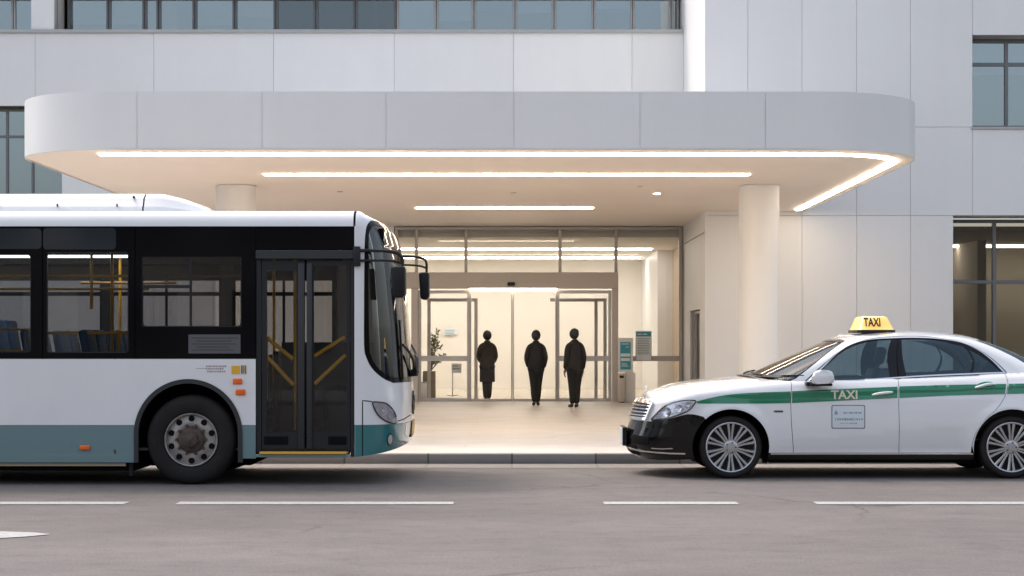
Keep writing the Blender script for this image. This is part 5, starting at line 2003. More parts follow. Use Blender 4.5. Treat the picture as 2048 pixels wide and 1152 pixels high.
# ---- wing mirrors
for sg in (1, -1):
    yo = TYC - sg * (TW + .06)
    Y = TY0 - .06
    out = [(1622, 757), (1626, 746), (1635, 740.5), (1652, 740), (1663, 744), (1666, 754), (1665, 765), (1640, 767.5), (1624, 767.5)]
    P = [(xat(a, Y), zat(b, Y)) for a, b in out]
    mb = MB()
    mb.prism(crom(P, 3, True), lambda p: (p[0] + .02, yo + sg * .09, p[1]), lambda p: (p[0], yo - sg * .06, p[1]))
    es = [e for e in mb.bm.edges]
    cap_e = [e for e in mb.bm.edges if any(len(fc.verts) > 4 for fc in e.link_faces)]
    bmesh.ops.bevel(mb.bm, geom=cap_e, offset=.03, segments=4, profile=.5, affect='EDGES')
    for fc in mb.bm.faces: fc.smooth = True
    m_ = mb.build('wing_mirror', MATS['taxi_white'], taxi, sharp=70)
    mb = MB()
    mb.box(xat(1620, Y), xat(1664, Y), yo - sg * .045 if sg > 0 else yo - .07, yo + .07 if sg > 0 else yo + .045, zat(772, Y), zat(766.5, Y), bev=.01, seg=2)
    mb.box(xat(1613, Y), xat(1640, Y), min(yo, yo + sg * .17), max(yo, yo + sg * .17), zat(772, Y), zat(764, Y), bev=.012, seg=2)
    mb.build('mirror_base', MATS['black_plastic'], m_)
    # black corner of the front window
    P = orient(ginv([(1602, 770.5), (1618, 757), (1630, 747), (1632, 768.5)]))
    SG_.patch('mirror_corner', P if sg > 0 else neg(P), [], MATS['black_plastic'], taxi, sp=None, bstep=.05, su=SU, off=.004, thick=.008)

# ---- lettering, sticker
def on_side(name, s, px, py, size, m, parent, sx=1.0, shear=0.0):
    u, z = inv([(px, py)])[0]
    p = taxi_side(np.array([u]), np.array([z]))[0]; n = Vector(ST.nrm(np.array([u]), np.array([z]))[0].tolist())
    xx = Vector((1, 0, 0)); xx = (xx - n * xx.dot(n)).normalized(); zz = n.cross(xx)
    rot = Matrix((xx, zz, n)).transposed()
    return text_obj(name, s, size, Vector(p.tolist()) + n * .008, rot, m, parent, .001, sx=sx, bold=.0035)
on_side('lettering', 'TAXI', 1689, 790.5, .128, MATS['gold_letter'], doors[0][0], 1.0)


def side_rect(name, x0, x1, y0, y1, m, parent, off=.003, r=4):
    P = inv(dens([(a, b) for a, b in rrect(x0, x1, y0, y1, r)], 8))
    return ST.patch(name, orient(P), [], m, parent, sp=.06, off=off, thick=.0012)
stk = side_rect('door_sticker', 1663, 1730, 810, 857, MATS['sticker_edge'], doors[0][0], .003, 3)
side_rect('sticker_face', 1664.6, 1728.4, 811.6, 855.4, MATS['sticker'], stk, .0045, 2.5)
mb_ = [(1669, 1675, 824, 829), (1670.5, 1673.5, 821, 824)]
rnd = random.Random(11)
marks = []
for (y, a, b, h) in ((825.5, 1687, 1722, 2.4), (838.5, 1670, 1723, 2.6), (846.5, 1681, 1715, 1.1)):
    x = a
    while x < b:
        wd = rnd.choice((1.4, 2.2, 2.8))
        hh = h * rnd.uniform(.6, 1)
        marks.append((x, x + wd, y - hh, y + hh)); x += wd + rnd.choice((.9, 1.1, 2.4))
V, Fc = [], []
for (a, b, c, d) in mb_ + marks:
    q = inv([(a, d), (b, d), (b, c), (a, c)])
    pp = taxi_side(np.array([k[0] for k in q]), np.array([k[1] for k in q])) + ST.nrm(np.array([k[0] for k in q]), np.array([k[1] for k in q])) * .0058
    i = len(V); V += [tuple(k) for k in pp]; Fc.append((i, i + 1, i + 2, i + 3))
me = bpy.data.meshes.new('sticker_print'); me.from_pydata(V, [], Fc)
link_mesh('sticker_print', me, stk, [MATS['sticker_blue']])

# ---- roof sign
Yz = TYC
sgn = part_empty('roof_sign', taxi, (xat(1743, Yz), Yz, zat(664, Yz)))
base_z, top_z = zat(664, Yz) + .0, zat(633, Yz)
xa, xb = xat(1707, Yz), xat(1779, Yz)
xta, xtb = xat(1717, Yz), xat(1767, Yz)
mb = MB()
rows = []
for t, z in ((0, base_z + .02), (.15, base_z + .03), (.5, base_z + .09), (.85, top_z - .02), (.96, top_z - .006), (1.0, top_z)):
    s_ = {0: .0, .15: .12, .5: .5, .85: .86, .96: 1.1, 1.0: 1.5}[t]
    x0_, x1_ = xa + (xta - xa) * s_, xb + (xtb - xb) * s_
    dy = .30 - .10 * s_
    pr = rrect(x0_, x1_, Yz - dy, Yz + dy, .045 if t < .9 else .03, 4)
    rows.append([(p[0], p[1], z) for p in pr])
mb.grid(rows, closed=True)
mb.bm.faces.new([mb.bm.verts[-len(rows[-1]) + k] for k in range(len(rows[-1]))] if False else [v for v in list(mb.bm.verts)[-len(rows[-1]):]])
mb.build('lamp_shell', MATS['sign_amber'], sgn, sharp=60)
mb = MB()
mb.prism(rrect(xa - .01, xb + .01, Yz - .31, Yz + .31, .05, 4), lambda p: (p[0], p[1], base_z - .01), lambda p: (p[0], p[1], base_z + .022))
mb.build('sign_base', MATS['black_plastic'], sgn)
# letters on the front-facing slope and on the side facing the street
ly = Yz - .275
nrm_ = Vector((0, -.89, .30)).normalized()
xx = Vector((1, 0, 0)); zz = nrm_.cross(xx); rot = Matrix((xx, zz, nrm_)).transposed()
text_obj('lettering', 'TAXI', .135, Vector(((xa + xb) / 2 - .045, Yz - .30 + .055 + .0, (base_z + top_z) / 2 + .008)) + nrm_ * .022, rot, MATS['black_plastic'], sgn, .004, sx=.62, bold=.003)

# ---- wheels
def car_wheel(cx, side):
    cz = .3335
    yo = TYC - side * (TW - .028)
    s = side
    w = part_empty('wheel', taxi, (cx, yo, cz))
    mb = MB()
    T = [(.262, .015), (.272, .0), (.285, -.006), (.30, -.008), (.318, -.002), (.329, .018), (.333, .045), (.333, .19), (.327, .215), (.31, .23), (.27, .232), (.255, .12)]
    mb.lathe([(r, s * a) for r, a in T], (cx, yo, cz), 'Y', 64, closed=True)
    for k in range(3): mb.lathe([(.3337, s * (.065 + k * .045)), (.3337, s * (.072 + k * .045))], (cx, yo, cz), 'Y', 64)
    mb.build('tyre', MATS['rubber'], w, sharp=50)
    mb = MB()
    mb.lathe([(.268, s * .012), (.268, s * -.002), (.262, s * -.006), (.252, s * -.003), (.247, s * .012), (.243, s * .05), (.24, s * .16)], (cx, yo, cz), 'Y', 64)
    mb.lathe([(.075, s * .06), (.072, s * .02), (.06, s * .014), (.036, s * .014), (.034, s * .006), (.0005, s * .004)], (cx, yo, cz), 'Y', 36)
    for k in range(10):
        for dt in (-1, 1):
            t0 = 2 * PI * k / 10 + dt * .075 + PI / 10
            t1 = 2 * PI * k / 10 + dt * .112 + PI / 10
            def P(r, t, a): return Vector((cx + r * math.cos(t), yo + s * a, cz + r * math.sin(t)))
            p0, p1, p2 = P(.05, t0 + dt * .12, .022), P(.15, t0 + dt * .03, .012), P(.25, t1, .002)
            rows = []
            for p, hw, th in ((p0, .012, .03), (p1, .0125, .028), (p2, .0165, .026)):
                d = Vector((math.cos(t1), 0, math.sin(t1))); q = Vector((-math.sin(t1), 0, math.cos(t1)))
                yv = Vector((0, s, 0))
                rows.append([p - q * hw + yv * .007, p - q * hw * .55, p + q * hw * .55, p + q * hw + yv * .007, p + q * hw * .9 + yv * th, p - q * hw * .9 + yv * th])
            mb.grid(rows, closed=True)
    mb.build('rim', MATS['alloy'], w, sharp=40)
    mb = MB()
    mb.cyl((cx, yo + s * .09, cz), (cx, yo + s * .14, cz), .24, n=48)
    mb.build('brake', MATS['alloy_dark'], w)
    mb = MB()
    for k in range(5):
        t = 2 * PI * k / 5
        c = Vector((cx + .052 * math.cos(t), yo, cz + .052 * math.sin(t)))
        mb.cyl(c + Vector((0, s * .0155, 0)), c + Vector((0, s * .011, 0)), .0085, n=8)
    mb.build('wheel_nut', MATS['alloy_dark'], w)


for cx in (CXF, CXR):
    for s in (1, -1): car_wheel(cx, s)
    mb = MB()
    a = [(cx + (RA + .012) * math.cos(R(k)), CZ + (RA + .012) * math.sin(R(k))) for k in range(-25, 206, 6)]
    mb.grid([[(x, TY0 + .03, z) for x, z in a], [(x, TY0 + .42, z) for x, z in a]])
    mb.grid([[(x, TYC + TW - .03, z) for x, z in a], [(x, TYC + TW - .42, z) for x, z in a]])
    mb.box(cx - .43, cx + .43, TY0 + .42, TYC + TW - .42, .25, .72)
    mb.build('wheel_well', MATS['dark'], taxi)
# underside, inner shell and cabin
mb = MB()
mb.box(CXF + .42, CXR - .42, TY0 + .10, TYC + TW - .10, .165, .40)
mb.box(1.55, CXF - .40, TYC - .62, TYC + .62, .2, .70)
mb.box(CXR + .42, 6.2, TYC - .7, TYC + .7, .22, .70)
mb.box(5.0, 5.2, TYC - .5, TYC - .2, .165, .3)
mb.build('underbody', MATS['dark'], taxi)
mb = MB()
mb.box(CXF + .43, CXR - .43, TY0 + .10, TY0 + .12, .3, 1.02).box(CXF + .43, CXR - .43, TYC + TW - .12, TYC + TW - .10, .3, 1.02)
mb.box(CXF + .45, CXR + .3, TY0 + .13, TYC + TW - .13, .401, .42)
mb.box(2.75, 3.15, TYC - .72, TYC + .72, .5, 1.04, bev=.05, seg=3)
mb.box(5.0, 5.6, TYC - .75, TYC + .75, .5, 1.08)
mb.build('cabin_lining', MATS['taxi_inside'], taxi)


def car_seat(x, y, w=.26):
    mb = MB()
    mb.box(x - .5, x + .02, y - w, y + w, .46, .62, bev=.05, seg=3)
    M = Matrix.Translation((x, y, .56)) @ Matrix.Rotation(R(14), 4, 'Y')
    mb.box(-.07, .07, -w, w, 0, .62, bev=.06, seg=4, M=M)
    mb.box(-.05, .045, -w * .5, w * .5, .66, .86, bev=.04, seg=4, M=M)
    mb.box(-.012, .012, -.05, .05, .6, .68, M=M)
    return mb.build('seat', MATS['taxi_seat'], taxi, sharp=60)


for y in (TYC - .38, TYC + .38): car_seat(3.98, y)
mb = MB()
mb.box(4.5, 5.05, TYC - .7, TYC + .7, .46, .62, bev=.05, seg=3)
M = Matrix.Translation((5.0, TYC, .56)) @ Matrix.Rotation(R(20), 4, 'Y')
mb.box(-.08, .06, -.68, .68, 0, .56, bev=.05, seg=3, M=M)
for y in (-.4, .4): mb.box(-.05, .04, y - .13, y + .13, .57, .72, bev=.04, seg=3, M=M)
mb.build('rear_seat', MATS['taxi_seat'], taxi, sharp=60)
mb = MB()
cw = Vector((3.32, TYC - .38, .95)); axis = Vector((.9, 0, .42)).normalized(); a1 = Vector((0, 1, 0)); a2 = axis.cross(a1)
mb.tube([cw + a1 * (.18 * math.cos(t)) + a2 * (.18 * math.sin(t)) for t in np.linspace(0, 2 * PI, 24, False)], .014, closed=True)
for t in (0, PI, -PI / 2): mb.tube([cw, cw + a1 * (.18 * math.cos(t)) + a2 * (.18 * math.sin(t))], .015)
mb.tube([cw, cw - axis * .2], .03)
mb.build('steering_wheel', MATS['taxi_inside'], taxi)
# ------------------------------------------------------------------ people
mat('coat_brown_hazed', (0.050, 0.037, 0.030), 0.85, var=0.2, vscale=12)  # coat lightened so its colour carries the haze of the door glass
mat('jacket_dark', (0.010, 0.0085, 0.0075), 0.8, var=0.2, vscale=12)
mat('trousers_dark', (0.007, 0.0065, 0.006), 0.85)
mat('skin', (0.20, 0.115, 0.08), 0.55)
mat('hair', (0.010, 0.008, 0.007), 0.55)
mat('shoe', (0.008, 0.007, 0.007), 0.4)
mat('eye', (0.03, 0.025, 0.02), 0.2)


def skin_mesh(chains, sub=2):
    """chains: list of [(point, radius), ...]; joined where points coincide; returns mesh data grown with Skin + Subdivision"""
    verts, rad, edges, idx = [], [], [], {}
    for ch in chains:
        prev = None
        for p, r in ch:
            k = tuple(round(c, 4) for c in p)
            if k not in idx:
                idx[k] = len(verts); verts.append(p); rad.append(r)
            i = idx[k]
            if prev is not None and prev != i: edges.append((prev, i))
            prev = i
    me = bpy.data.meshes.new('skel')
    me.from_pydata(verts, edges, [])
    o = bpy.data.objects.new('skel', me)
    COL.objects.link(o)
    o.modifiers.new('s', 'SKIN')
    sv = me.skin_vertices[0] if me.skin_vertices else None
    if sv is None:
        bm = bmesh.new(); bm.from_mesh(me); bm.verts.layers.skin.verify(); bm.to_mesh(me); bm.free(); sv = me.skin_vertices[0]
    for i, r in enumerate(rad):
        rr = r if isinstance(r, tuple) else (r, r)
        sv.data[i].radius = rr
        sv.data[i].use_root = i == 0
    o.modifiers.new('d', 'SUBSURF').levels = sub
    dg = bpy.context.evaluated_depsgraph_get()
    out = bpy.data.meshes.new_from_object(o.evaluated_get(dg))
    bpy.data.objects.remove(o)
    return out


def join_meshes(name, mes):
    bm = bmesh.new()
    for m in mes: bm.from_mesh(m)
    me = bpy.data.meshes.new(name)
    bm.to_mesh(me); bm.free()
    for p in me.polygons: p.use_smooth = True
    return me


def ellipse_loft(secs, n=28):
    """secs: (x, y, z, rx, ry)"""
    mb = MB()
    mb.grid([[(x + rx * math.cos(2 * PI * k / n), y + ry * math.sin(2 * PI * k / n), z) for k in range(n)] for x, y, z, rx, ry in secs], closed=True)
    for q in (0, -1):
        pass
    vs = list(mb.bm.verts)
    mb.bm.faces.new(vs[:n]); mb.bm.faces.new(vs[-n:])
    return mb


def person(label, X, Y, H, pose, group='people in front of the glass doors'):
    """H = standing height; the figure faces +Y (towards the doors); sideways proportions in units of H"""
    root = thing('person', label, 'person', (X, Y, ZP), group)
    s = H
    wshould = pose.get('shoulder', .086)
    elbow = pose.get('elbow', .122)
    T = Matrix.Translation((X, Y, ZP)) @ Matrix.Rotation(R(pose.get('turn', 0)), 4, 'Z')
    def q(x, y, z): return tuple(T @ Vector((x * s, y * s, z * s)))
    L = pose.get('legs', .035)
    ch = []
    pel = (q(0, 0, .52), (.085 * s, .065 * s))
    neck = (q(0, .0, .835), .033 * s)
    chest = (q(0, .005, .72), (.086 * s, .062 * s))
    ch.append([pel, (q(0, 0, .62), (.078 * s, .058 * s)), chest, (q(0, 0, .79), .05 * s), neck, (q(0, .008, .87), .032 * s)])
    hands = []
    for sd in (-1, 1):
        st = pose.get('stance', (0, 0))[0 if sd < 0 else 1]
        hip = (q(sd * .045, 0, .49), .062 * s)
        knee = (q(sd * L, st * .35 + .006, .275), .040 * s)
        ank = (q(sd * L * pose.get('foot', .9), st, .05), .024 * s)
        ch.append([pel, hip, (q(sd * (L + .006), st * .2, .39), .055 * s), knee, (q(sd * L * .95, st * .7 - .008, .19), .034 * s), ank])
        ch.append([ank, (q(sd * L * .95, st + .03, .022), .022 * s), (q(sd * (L + .008), st + .085, .016), .018 * s)])
        sh = (q(sd * (wshould - .006), 0, .775), .030 * s)
        el = (q(sd * elbow, -.02, .63), .029 * s)
        wp = pose['wrist'][0 if sd < 0 else 1]
        wr = (q(*wp), .0165 * s)
        ch.append([chest, (q(sd * .05, 0, .78), .038 * s), sh, (q(sd * (wshould + elbow) * .52, -.01, .715), .033 * s), el, wr])
        hands.append((wp, sd))
    body = [skin_mesh(ch)]
    # hands: palm, four fingers of unequal length and a thumb
    for wp, sd in hands:
        w = Vector(wp)
        e = Vector((sd * elbow, -.02, .63))
        d = (w - e).normalized()
        side = Vector((0, 1, 0)); side = (side - d * side.dot(d)).normalized()
        flat = d.cross(side)
        hl = .105
        pw_ = lambda a, b, c: q(*(w + d * a * hl + side * b * hl + flat * c * hl))
        body.append(skin_mesh([[(pw_(-.1, 0, 0), .015 * s), (pw_(.2, 0, 0), (.019 * s, .012 * s)), (pw_(.45, 0, 0), (.022 * s, .011 * s))]], 1))
        for k, ln in enumerate((.42, .50, .47, .36)):
            b = .17 - .115 * k
            body.append(skin_mesh([[(pw_(.35, b, 0), .0052 * s), (pw_(.50, b * 1.05, 0), .0052 * s), (pw_(.50 + ln * .5, b * 1.12, -sd * .05), .0048 * s), (pw_(.50 + ln * .93, b * 1.1, -sd * .17), .0042 * s)]], 1))
        body.append(skin_mesh([[(pw_(.12, .12, 0), .0065 * s), (pw_(.3, .30, -sd * .04), .0058 * s), (pw_(.52, .36, -sd * .10), .0048 * s)]], 1))
    # head
    mb = MB()
    hc = Vector((0, .006, .928))
    rows = []
    for i in range(15):
        t = i / 14
        z = -.066 + .132 * t
        a = math.sqrt(max(0.0004, 1 - (z / .0665) ** 2))
        rx = .0475 * a * (1 if z > -.01 else .80 + .20 * (z + .066) / .056)
        ry = .058 * a
        row = []
        for k in range(28):
            g_ = 2 * PI * k / 28
            x, y = rx * math.cos(g_) * 1.1, ry * math.sin(g_) * 1.08
            f = math.exp(-(x / .009) ** 2) * (math.sin(g_) > .3)
            y += f * (.014 * math.exp(-((z + .012) / .012) ** 2) + .006 * math.exp(-((z + .035) / .008) ** 2) + .006 * math.exp(-((z + .058) / .01) ** 2))
            row.append(tuple(T @ (Matrix.Rotation(R(pose.get('head', 0)), 4, 'Z') @ Vector((x, y, z)) + hc) .__mul__(s)) if False else
                       tuple(T @ ((Matrix.Rotation(R(pose.get('head', 0)), 3, 'Z') @ Vector((x, y, z)) + hc) * s)))
        rows.append(row)
    mb.grid(rows, closed=True)
    for sd in (-1, 1):
        c = T @ ((Matrix.Rotation(R(pose.get('head', 0)), 3, 'Z') @ Vector((sd * .049, -.004, -.008)) + hc) * s)
        mb.sph(c, .013 * s, n=10, sc=(.45, .8, 1.3))
    body.append(mb.mesh('head', 60))
    b = link_mesh('body', join_meshes('body', body), root, [MATS['skin']])
    mb = MB()
    for sd in (-1, 1):
        c = T @ ((Matrix.Rotation(R(pose.get('head', 0)), 3, 'Z') @ Vector((sd * .018, .052, .004)) + hc) * s)
        mb.sph(c, .0065 * s, n=10, sc=(1.3, .6, .8))
    mb.build('eye', MATS['eye'], root)
    # hair: a cap over crown and nape
    mb = MB()
    rows = []
    for i in range(14):
        t = i / 13
        z = -.066 + t * .138
        a = math.sqrt(max(.0006, 1 - (z / .0725) ** 2))
        row = []
        for k in range(28):
            g_ = 2 * PI * k / 28
            x = .0585 * a * math.cos(g_)
            y = .069 * a * math.sin(g_) - .002
            lim = pose.get('fringe', .026)
            if math.sin(g_) > 0.15 and z < lim: y = min(y, .020 * a); x *= .93
            row.append(tuple(T @ ((Matrix.Rotation(R(pose.get('head', 0)), 3, 'Z') @ Vector((x * pose.get('hair', 1), y * pose.get('hair', 1), z)) + hc) * s)))
        rows.append(row)
    mb.grid(rows, closed=True)
    vs = list(mb.bm.verts); mb.bm.faces.new(vs[:28]); mb.bm.faces.new(vs[-28:])
    mb.build('hair', MATS['hair'], root, sharp=60)
    # jacket: torso and sleeves grown over the same joints, then a hem
    jc = []
    hem = pose.get('hem', .46)
    ch2 = (q(0, .004, .725), (.100 * s, .080 * s))
    jc.append([ch2, (q(0, .0, .64), (.100 * s, .080 * s)), (q(0, 0, .56), (.102 * s, .081 * s))])
    jc.append([ch2, (q(0, 0, .79), (.072 * s, .058 * s)), (q(0, -.002, .835), .050 * s), (q(0, -.002, .862), .044 * s)])
    for sd in (-1, 1):
        wp = pose['wrist'][0 if sd < 0 else 1]
        e = Vector((sd * elbow, -.02, .63))
        jc.append([ch2, (q(sd * .05, 0, .79), .052 * s), (q(sd * (wshould + .002), 0, .78), .043 * s), (q(sd * (wshould + elbow) * .52, -.01, .71), .041 * s), (q(*e), .041 * s),
                   (q(*(e.lerp(Vector(wp), .6))), .033 * s), (q(*(e.lerp(Vector(wp), .96))), .029 * s)])
    mes = [skin_mesh(jc)]
    Tm = lambda p: tuple(T @ (Vector(p) * s))
    hm = ellipse_loft([(0, 0, .66, .098, .076), (0, 0, .60, .102, .08), (0, 0, .54, .104, .083), (0, 0, hem + .02, pose.get('hemw', .10), .082), (0, 0, hem, pose.get('hemw', .10) - .002, .08)])
    me2 = hm.mesh('hem', 60); me2.transform(T @ Matrix.Diagonal((s, s, s, 1)))
    mes.append(me2)
    link_mesh(pose.get('top', 'jacket'), join_meshes(pose.get('top', 'jacket'), mes), root, [MATS[pose.get('topmat', 'jacket_dark')]])
    # trousers
    tr = []
    pl = (q(0, 0, .53), (.092 * s, .072 * s))
    for sd in (-1, 1):
        st = pose.get('stance', (0, 0))[0 if sd < 0 else 1]
        tr.append([pl, (q(sd * .046, 0, .48), .072 * s), (q(sd * (L + .006), st * .2, .385), .062 * s), (q(sd * L, st * .35 + .006, .275), .050 * s), (q(sd * L * .95, st * .7 - .006, .16), .043 * s), (q(sd * L * pose.get('foot', .9), st, .045), .036 * s)])
    link_mesh('trousers', join_meshes('trousers', [skin_mesh(tr)]), root, [MATS['trousers_dark']])
    for sd in (-1, 1):
        st = pose.get('stance', (0, 0))[0 if sd < 0 else 1]
        m_ = skin_mesh([[(q(sd * L * .9, st - .022, .03), .024 * s), (q(sd * L * .92, st + .02, .026), .026 * s), (q(sd * (L + .004), st + .065, .020), .022 * s), (q(sd * (L + .008), st + .10, .016), .015 * s)]])
        link_mesh('shoe', join_meshes('shoe', [m_]), root, [MATS['shoe']])
    return root


YP = 40.2
person('person in a long brown coat paled by painted glass haze, just inside the doors', xat(974.5, 41.32), 41.32, 1.64,
       dict(wrist=((-.088, .085, .545), (.088, .085, .545)), elbow=.117, hem=.275, hemw=.108, top='coat', topmat='coat_brown_hazed', legs=.026, foot=.8, hair=1.06, fringe=.03))
person('person in a dark jacket standing centrally with elbows out in front of the sliding doors', xat(1072, 38.5), 38.5, 1.625,
       dict(wrist=((-.098, .075, .50), (.10, .06, .49)), elbow=.124, hem=.475, hemw=.102, legs=.030, foot=.62, stance=(.0, .03), hair=1.03))
person('person in a dark jacket with head turned aside, nearest the right door pillar', xat(1149.5, 37.4), 37.4, 1.65,
       dict(wrist=((-.115, .04, .475), (.12, .035, .47)), elbow=.112, hem=.46, hemw=.102, legs=.032, foot=.72, stance=(.02, .0), turn=18, head=-62))
# ------------------------------------------------------------------ signs and plants by the doors
Yk = 40.7
k = thing('information_stand', 'slim white information stand with a teal poster beside the right door pillar', 'information stand', (xat(1256, Yk), Yk, ZP))
MB().box(xat(1251, Yk), xat(1271, Yk), Yk + .02, Yk + .12, ZP, zat(745, Yk), bev=.006).box(xat(1237, Yk), xat(1266, Yk), Yk, Yk + .12, zat(745, Yk), zat(676, Yk), bev=.008).build('stand', MATS['white_plain'], k)
p = MB().box(xat(1240.5, Yk), xat(1261.5, Yk), Yk - .008, Yk - .001, zat(739, Yk), zat(684, Yk)).build('poster', MATS['teal_print'], k)
mb = MB()
mb.box(xat(1241.5, Yk), xat(1260.5, Yk), Yk - .011, Yk - .0085, zat(713, Yk), zat(707, Yk)).box(xat(1242, Yk), xat(1260, Yk), Yk - .011, Yk - .0085, zat(722, Yk), zat(716, Yk))
for i, (a, b, y) in enumerate(((1243, 1258, 688), (1252, 1257, 694), (1243, 1254, 728), (1243, 1257, 732))):
    mb.box(xat(a, Yk), xat(b, Yk), Yk - .011, Yk - .0085, zat(y + .7, Yk), zat(y - .7, Yk))
mb.build('poster_print', MATS['paper'], p)
Yb_ = 40.55
b = thing('litter_bin', 'narrow brown floor box standing against the right door pillar', 'bin', (xat(1243, Yb_), Yb_, ZP))
MB().box(xat(1236.5, Yb_), xat(1250, Yb_), Yb_ - .05, Yb_ + .3, ZP + .02, zat(747, Yb_), bev=.012, seg=2).build('box', MATS['bronze_panel'], b)
MB().box(xat(1238, Yb_), xat(1248.5, Yb_), Yb_ - .03, Yb_ + .28, ZP, ZP + .02).build('plinth', MATS['black_plastic'], b)
MB().box(xat(1239, Yb_), xat(1247.5, Yb_), Yb_ - .056, Yb_ - .051, zat(756, Yb_), zat(751, Yb_)).build('slot', MATS['black_plastic'], b)
Yn = YW - .02
n = thing('notice_board', 'blue headed notice board of text fixed to the glass right of the doors', 'notice board', (xat(1287, Yn), Yn, zat(721, Yn)))
bd = MB().box(xat(1271, Yn), xat(1303, Yn), Yn - .03, Yn, zat(721.5, Yn), zat(662, Yn), bev=.006).build('frame', MATS['alu'], n)
MB().box(xat(1272.5, Yn), xat(1301.5, Yn), Yn - .034, Yn - .0305, zat(720, Yn), zat(663.5, Yn)).build('sheet', MATS['paper'], n)
MB().box(xat(1272.5, Yn), xat(1301.5, Yn), Yn - .037, Yn - .0345, zat(673, Yn), zat(663.8, Yn)).build('heading', MATS['teal_print'], n)
mb = MB()
rnd = random.Random(5)
for i in range(10):
    y = 677 + i * 3.4
    x = 1275
    while x < 1298:
        w = rnd.uniform(1.5, 4)
        mb.box(xat(x, Yn), xat(min(x + w, 1299.5), Yn), Yn - .037, Yn - .0345, zat(y + .75, Yn), zat(y - .55, Yn))
        x += w + 1.1
mb.build('lettering', MATS['ink'], n)
mb = MB()
for a, c in ((1275, 1283), (1285, 1294)):
    mb.box(xat(a, Yn), xat(c, Yn), Yn - .040, Yn - .0372, zat(669.5, Yn), zat(667.5, Yn))
mb.build('lettering', MATS['paper'], n)

# lobby: plant, bin, signs
mat('leaf', (0.16, 0.17, 0.06), 0.5, var=.3, vscale=20)
mat('leaf_stem', (0.16, 0.12, 0.06), 0.7)
mat('planter', (0.20, 0.16, 0.12), 0.5)
Yl = 44.4
cx = xat(871, Yl)
pt = thing('potted_plant', 'leafy potted plant in a brown planter behind the left side glass', 'plant', (cx - .1, Yl, ZP))
MB().box(xat(846, Yl), xat(871, Yl), Yl - .2, Yl + .2, ZP, zat(742, Yl), bev=.02, seg=2).build('planter', MATS['planter'], pt)
rnd = random.Random(9)
stem = MB(); lv = MB()
b0 = Vector((xat(860, Yl), Yl, zat(744, Yl)))
for i in range(15):
    tip = Vector((xat(rnd.uniform(852, 896), Yl), Yl + rnd.uniform(-.35, .35), zat(rnd.uniform(660, 722), Yl)))
    mid = b0.lerp(tip, .55) + Vector((rnd.uniform(-.05, .05), 0, .12))
    ptsb = [b0, b0.lerp(mid, .6), mid, mid.lerp(tip, .6), tip]
    stem.tube(ptsb, [.010, .008, .007, .005, .003], n=5)
    for j in range(20):
        t = rnd.uniform(.35, 1)
        c = (b0.lerp(mid, t / .55) if t < .55 else mid.lerp(tip, (t - .55) / .45))
        d = Vector((rnd.uniform(-1, 1), rnd.uniform(-1, 1), rnd.uniform(-.3, .8))).normalized()
        w = d.cross(Vector((rnd.uniform(-1, 1), rnd.uniform(-1, 1), rnd.uniform(-1, 1)))).normalized()
        l = rnd.uniform(.07, .13)
        lv.quad([c, c + d * l * .5 + w * l * .2, c + d * l, c + d * l * .5 - w * l * .2])
stem.build('stem', MATS['leaf_stem'], pt)
lv.build('foliage', MATS['leaf'], pt)
Yb2 = 43.2
w = thing('waste_bin', 'low white bin beside the planter behind the left side glass', 'bin', (xat(848, Yb2), Yb2, ZP))
MB().box(xat(838, Yb2), xat(853, Yb2), Yb2 - .14, Yb2 + .14, ZP, zat(766, Yb2), bev=.015, seg=2).build('bin_body', MATS['white_plain'], w)
MB().box(xat(837.5, Yb2), xat(853.5, Yb2), Yb2 - .145, Yb2 + .145, zat(766, Yb2) + .001, zat(763.5, Yb2), bev=.008).build('lid', MATS['alu'], w)
Ys = 52.85
s = thing('wall_sign', 'small pale blue wall sign on the lobby wall above the plant', 'sign', (xat(900, Ys), Ys, zat(664, Ys)))
MB().box(xat(887, Ys), xat(914, Ys), Ys - .03, Ys, zat(669.5, Ys), zat(657.5, Ys), bev=.004).build('panel', MATS['paper'], s)
mb = MB()
for y in (660.5, 664, 667):
    mb.box(xat(889.5, Ys), xat(911 - (y % 3) * 2, Ys), Ys - .034, Ys - .031, zat(y + .7, Ys), zat(y - .7, Ys))
mb.build('lettering', MATS['sticker_blue'], s)
Yq = 46.0
s = thing('sign_stand', 'small sign on a thin metal post behind the left side glass', 'sign', (xat(905, Yq), Yq, ZP))
MB().box(xat(903, Yq), xat(923, Yq), Yq - .02, Yq, zat(746, Yq), zat(727, Yq), bev=.004).build('panel', MATS['plate_white'], s)
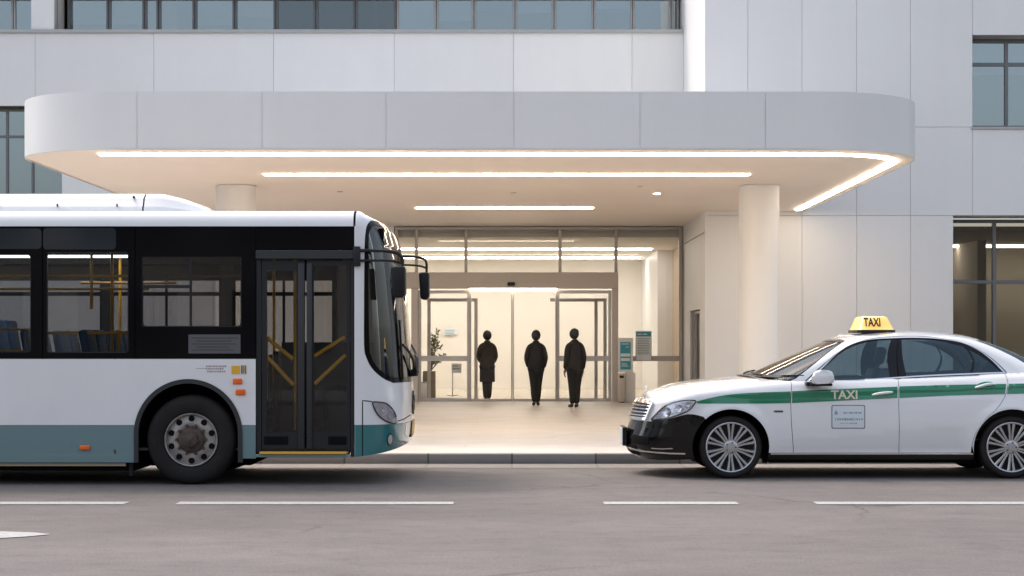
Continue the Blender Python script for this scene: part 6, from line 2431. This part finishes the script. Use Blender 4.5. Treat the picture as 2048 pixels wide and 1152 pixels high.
MB().cyl((xat(905, Yq), Yq + .01, ZP + .01), (xat(905, Yq), Yq + .01, zat(727, Yq)), .014, n=10).cyl((xat(905, Yq), Yq + .01, ZP + .004), (xat(905, Yq), Yq + .01, ZP + .02), .14, n=20).build('post', MATS['alu'], s)
MB().box(xat(905, Yq), xat(920, Yq), Yq - .024, Yq - .021, zat(739, Yq), zat(736, Yq)).box(xat(905, Yq), xat(916, Yq), Yq - .024, Yq - .021, zat(733, Yq), zat(731, Yq)).build('lettering', MATS['sticker_blue'], s)
# ------------------------------------------------------------------ daylight
SUN_EL, SUN_DIR = 56.0, Vector((-.58, .42, 0))        # direction towards the sun in plan: left and a little behind the building
v = SUN_DIR.normalized() * math.cos(R(SUN_EL)); v.z = math.sin(R(SUN_EL))
w = bpy.data.worlds.new('World')
SC.world = w
w.use_nodes = True
nt = w.node_tree
bg = nt.nodes['Background']
sky = nt.nodes.new('ShaderNodeTexSky')
sky.sky_type = 'NISHITA'
sky.sun_disc = False
sky.sun_elevation = R(SUN_EL)
sky.sun_rotation = math.atan2(v.x, v.y)
sky.altitude = 50
sky.air_density = 1.0
sky.dust_density = 4.0
sky.ozone_density = 0.3
hs = nt.nodes.new('ShaderNodeHueSaturation')
hs.inputs['Saturation'].default_value = 0.60
nt.links.new(sky.outputs[0], hs.inputs['Color'])
nt.links.new(hs.outputs[0], bg.inputs[0])
bg.inputs[1].default_value = 0.145
sun = bpy.data.lights.new('sun', 'SUN')
sun.energy = 0.5
sun.angle = R(10)
sun.color = (1.0, 0.88, 0.75)
so = bpy.data.objects.new('sun', sun)
COL.objects.link(so)
so.location = v * 60
so.rotation_euler = v.to_track_quat('Z', 'Y').to_euler()
SC.view_settings.view_transform = 'Standard'
SC.view_settings.look = 'None'
SC.view_settings.exposure = 1.13
SC.view_settings.gamma = 1
SC.cycles.use_denoising = True
SC.cycles.denoiser = 'OPENIMAGEDENOISE'
SC.cycles.max_bounces = 10
SC.cycles.diffuse_bounces = 5
SC.cycles.glossy_bounces = 5
SC.cycles.transmission_bounces = 8
SC.cycles.transparent_max_bounces = 24
SC.cycles.sample_clamp_indirect = 6
SC.cycles.caustics_reflective = False
SC.cycles.caustics_refractive = False
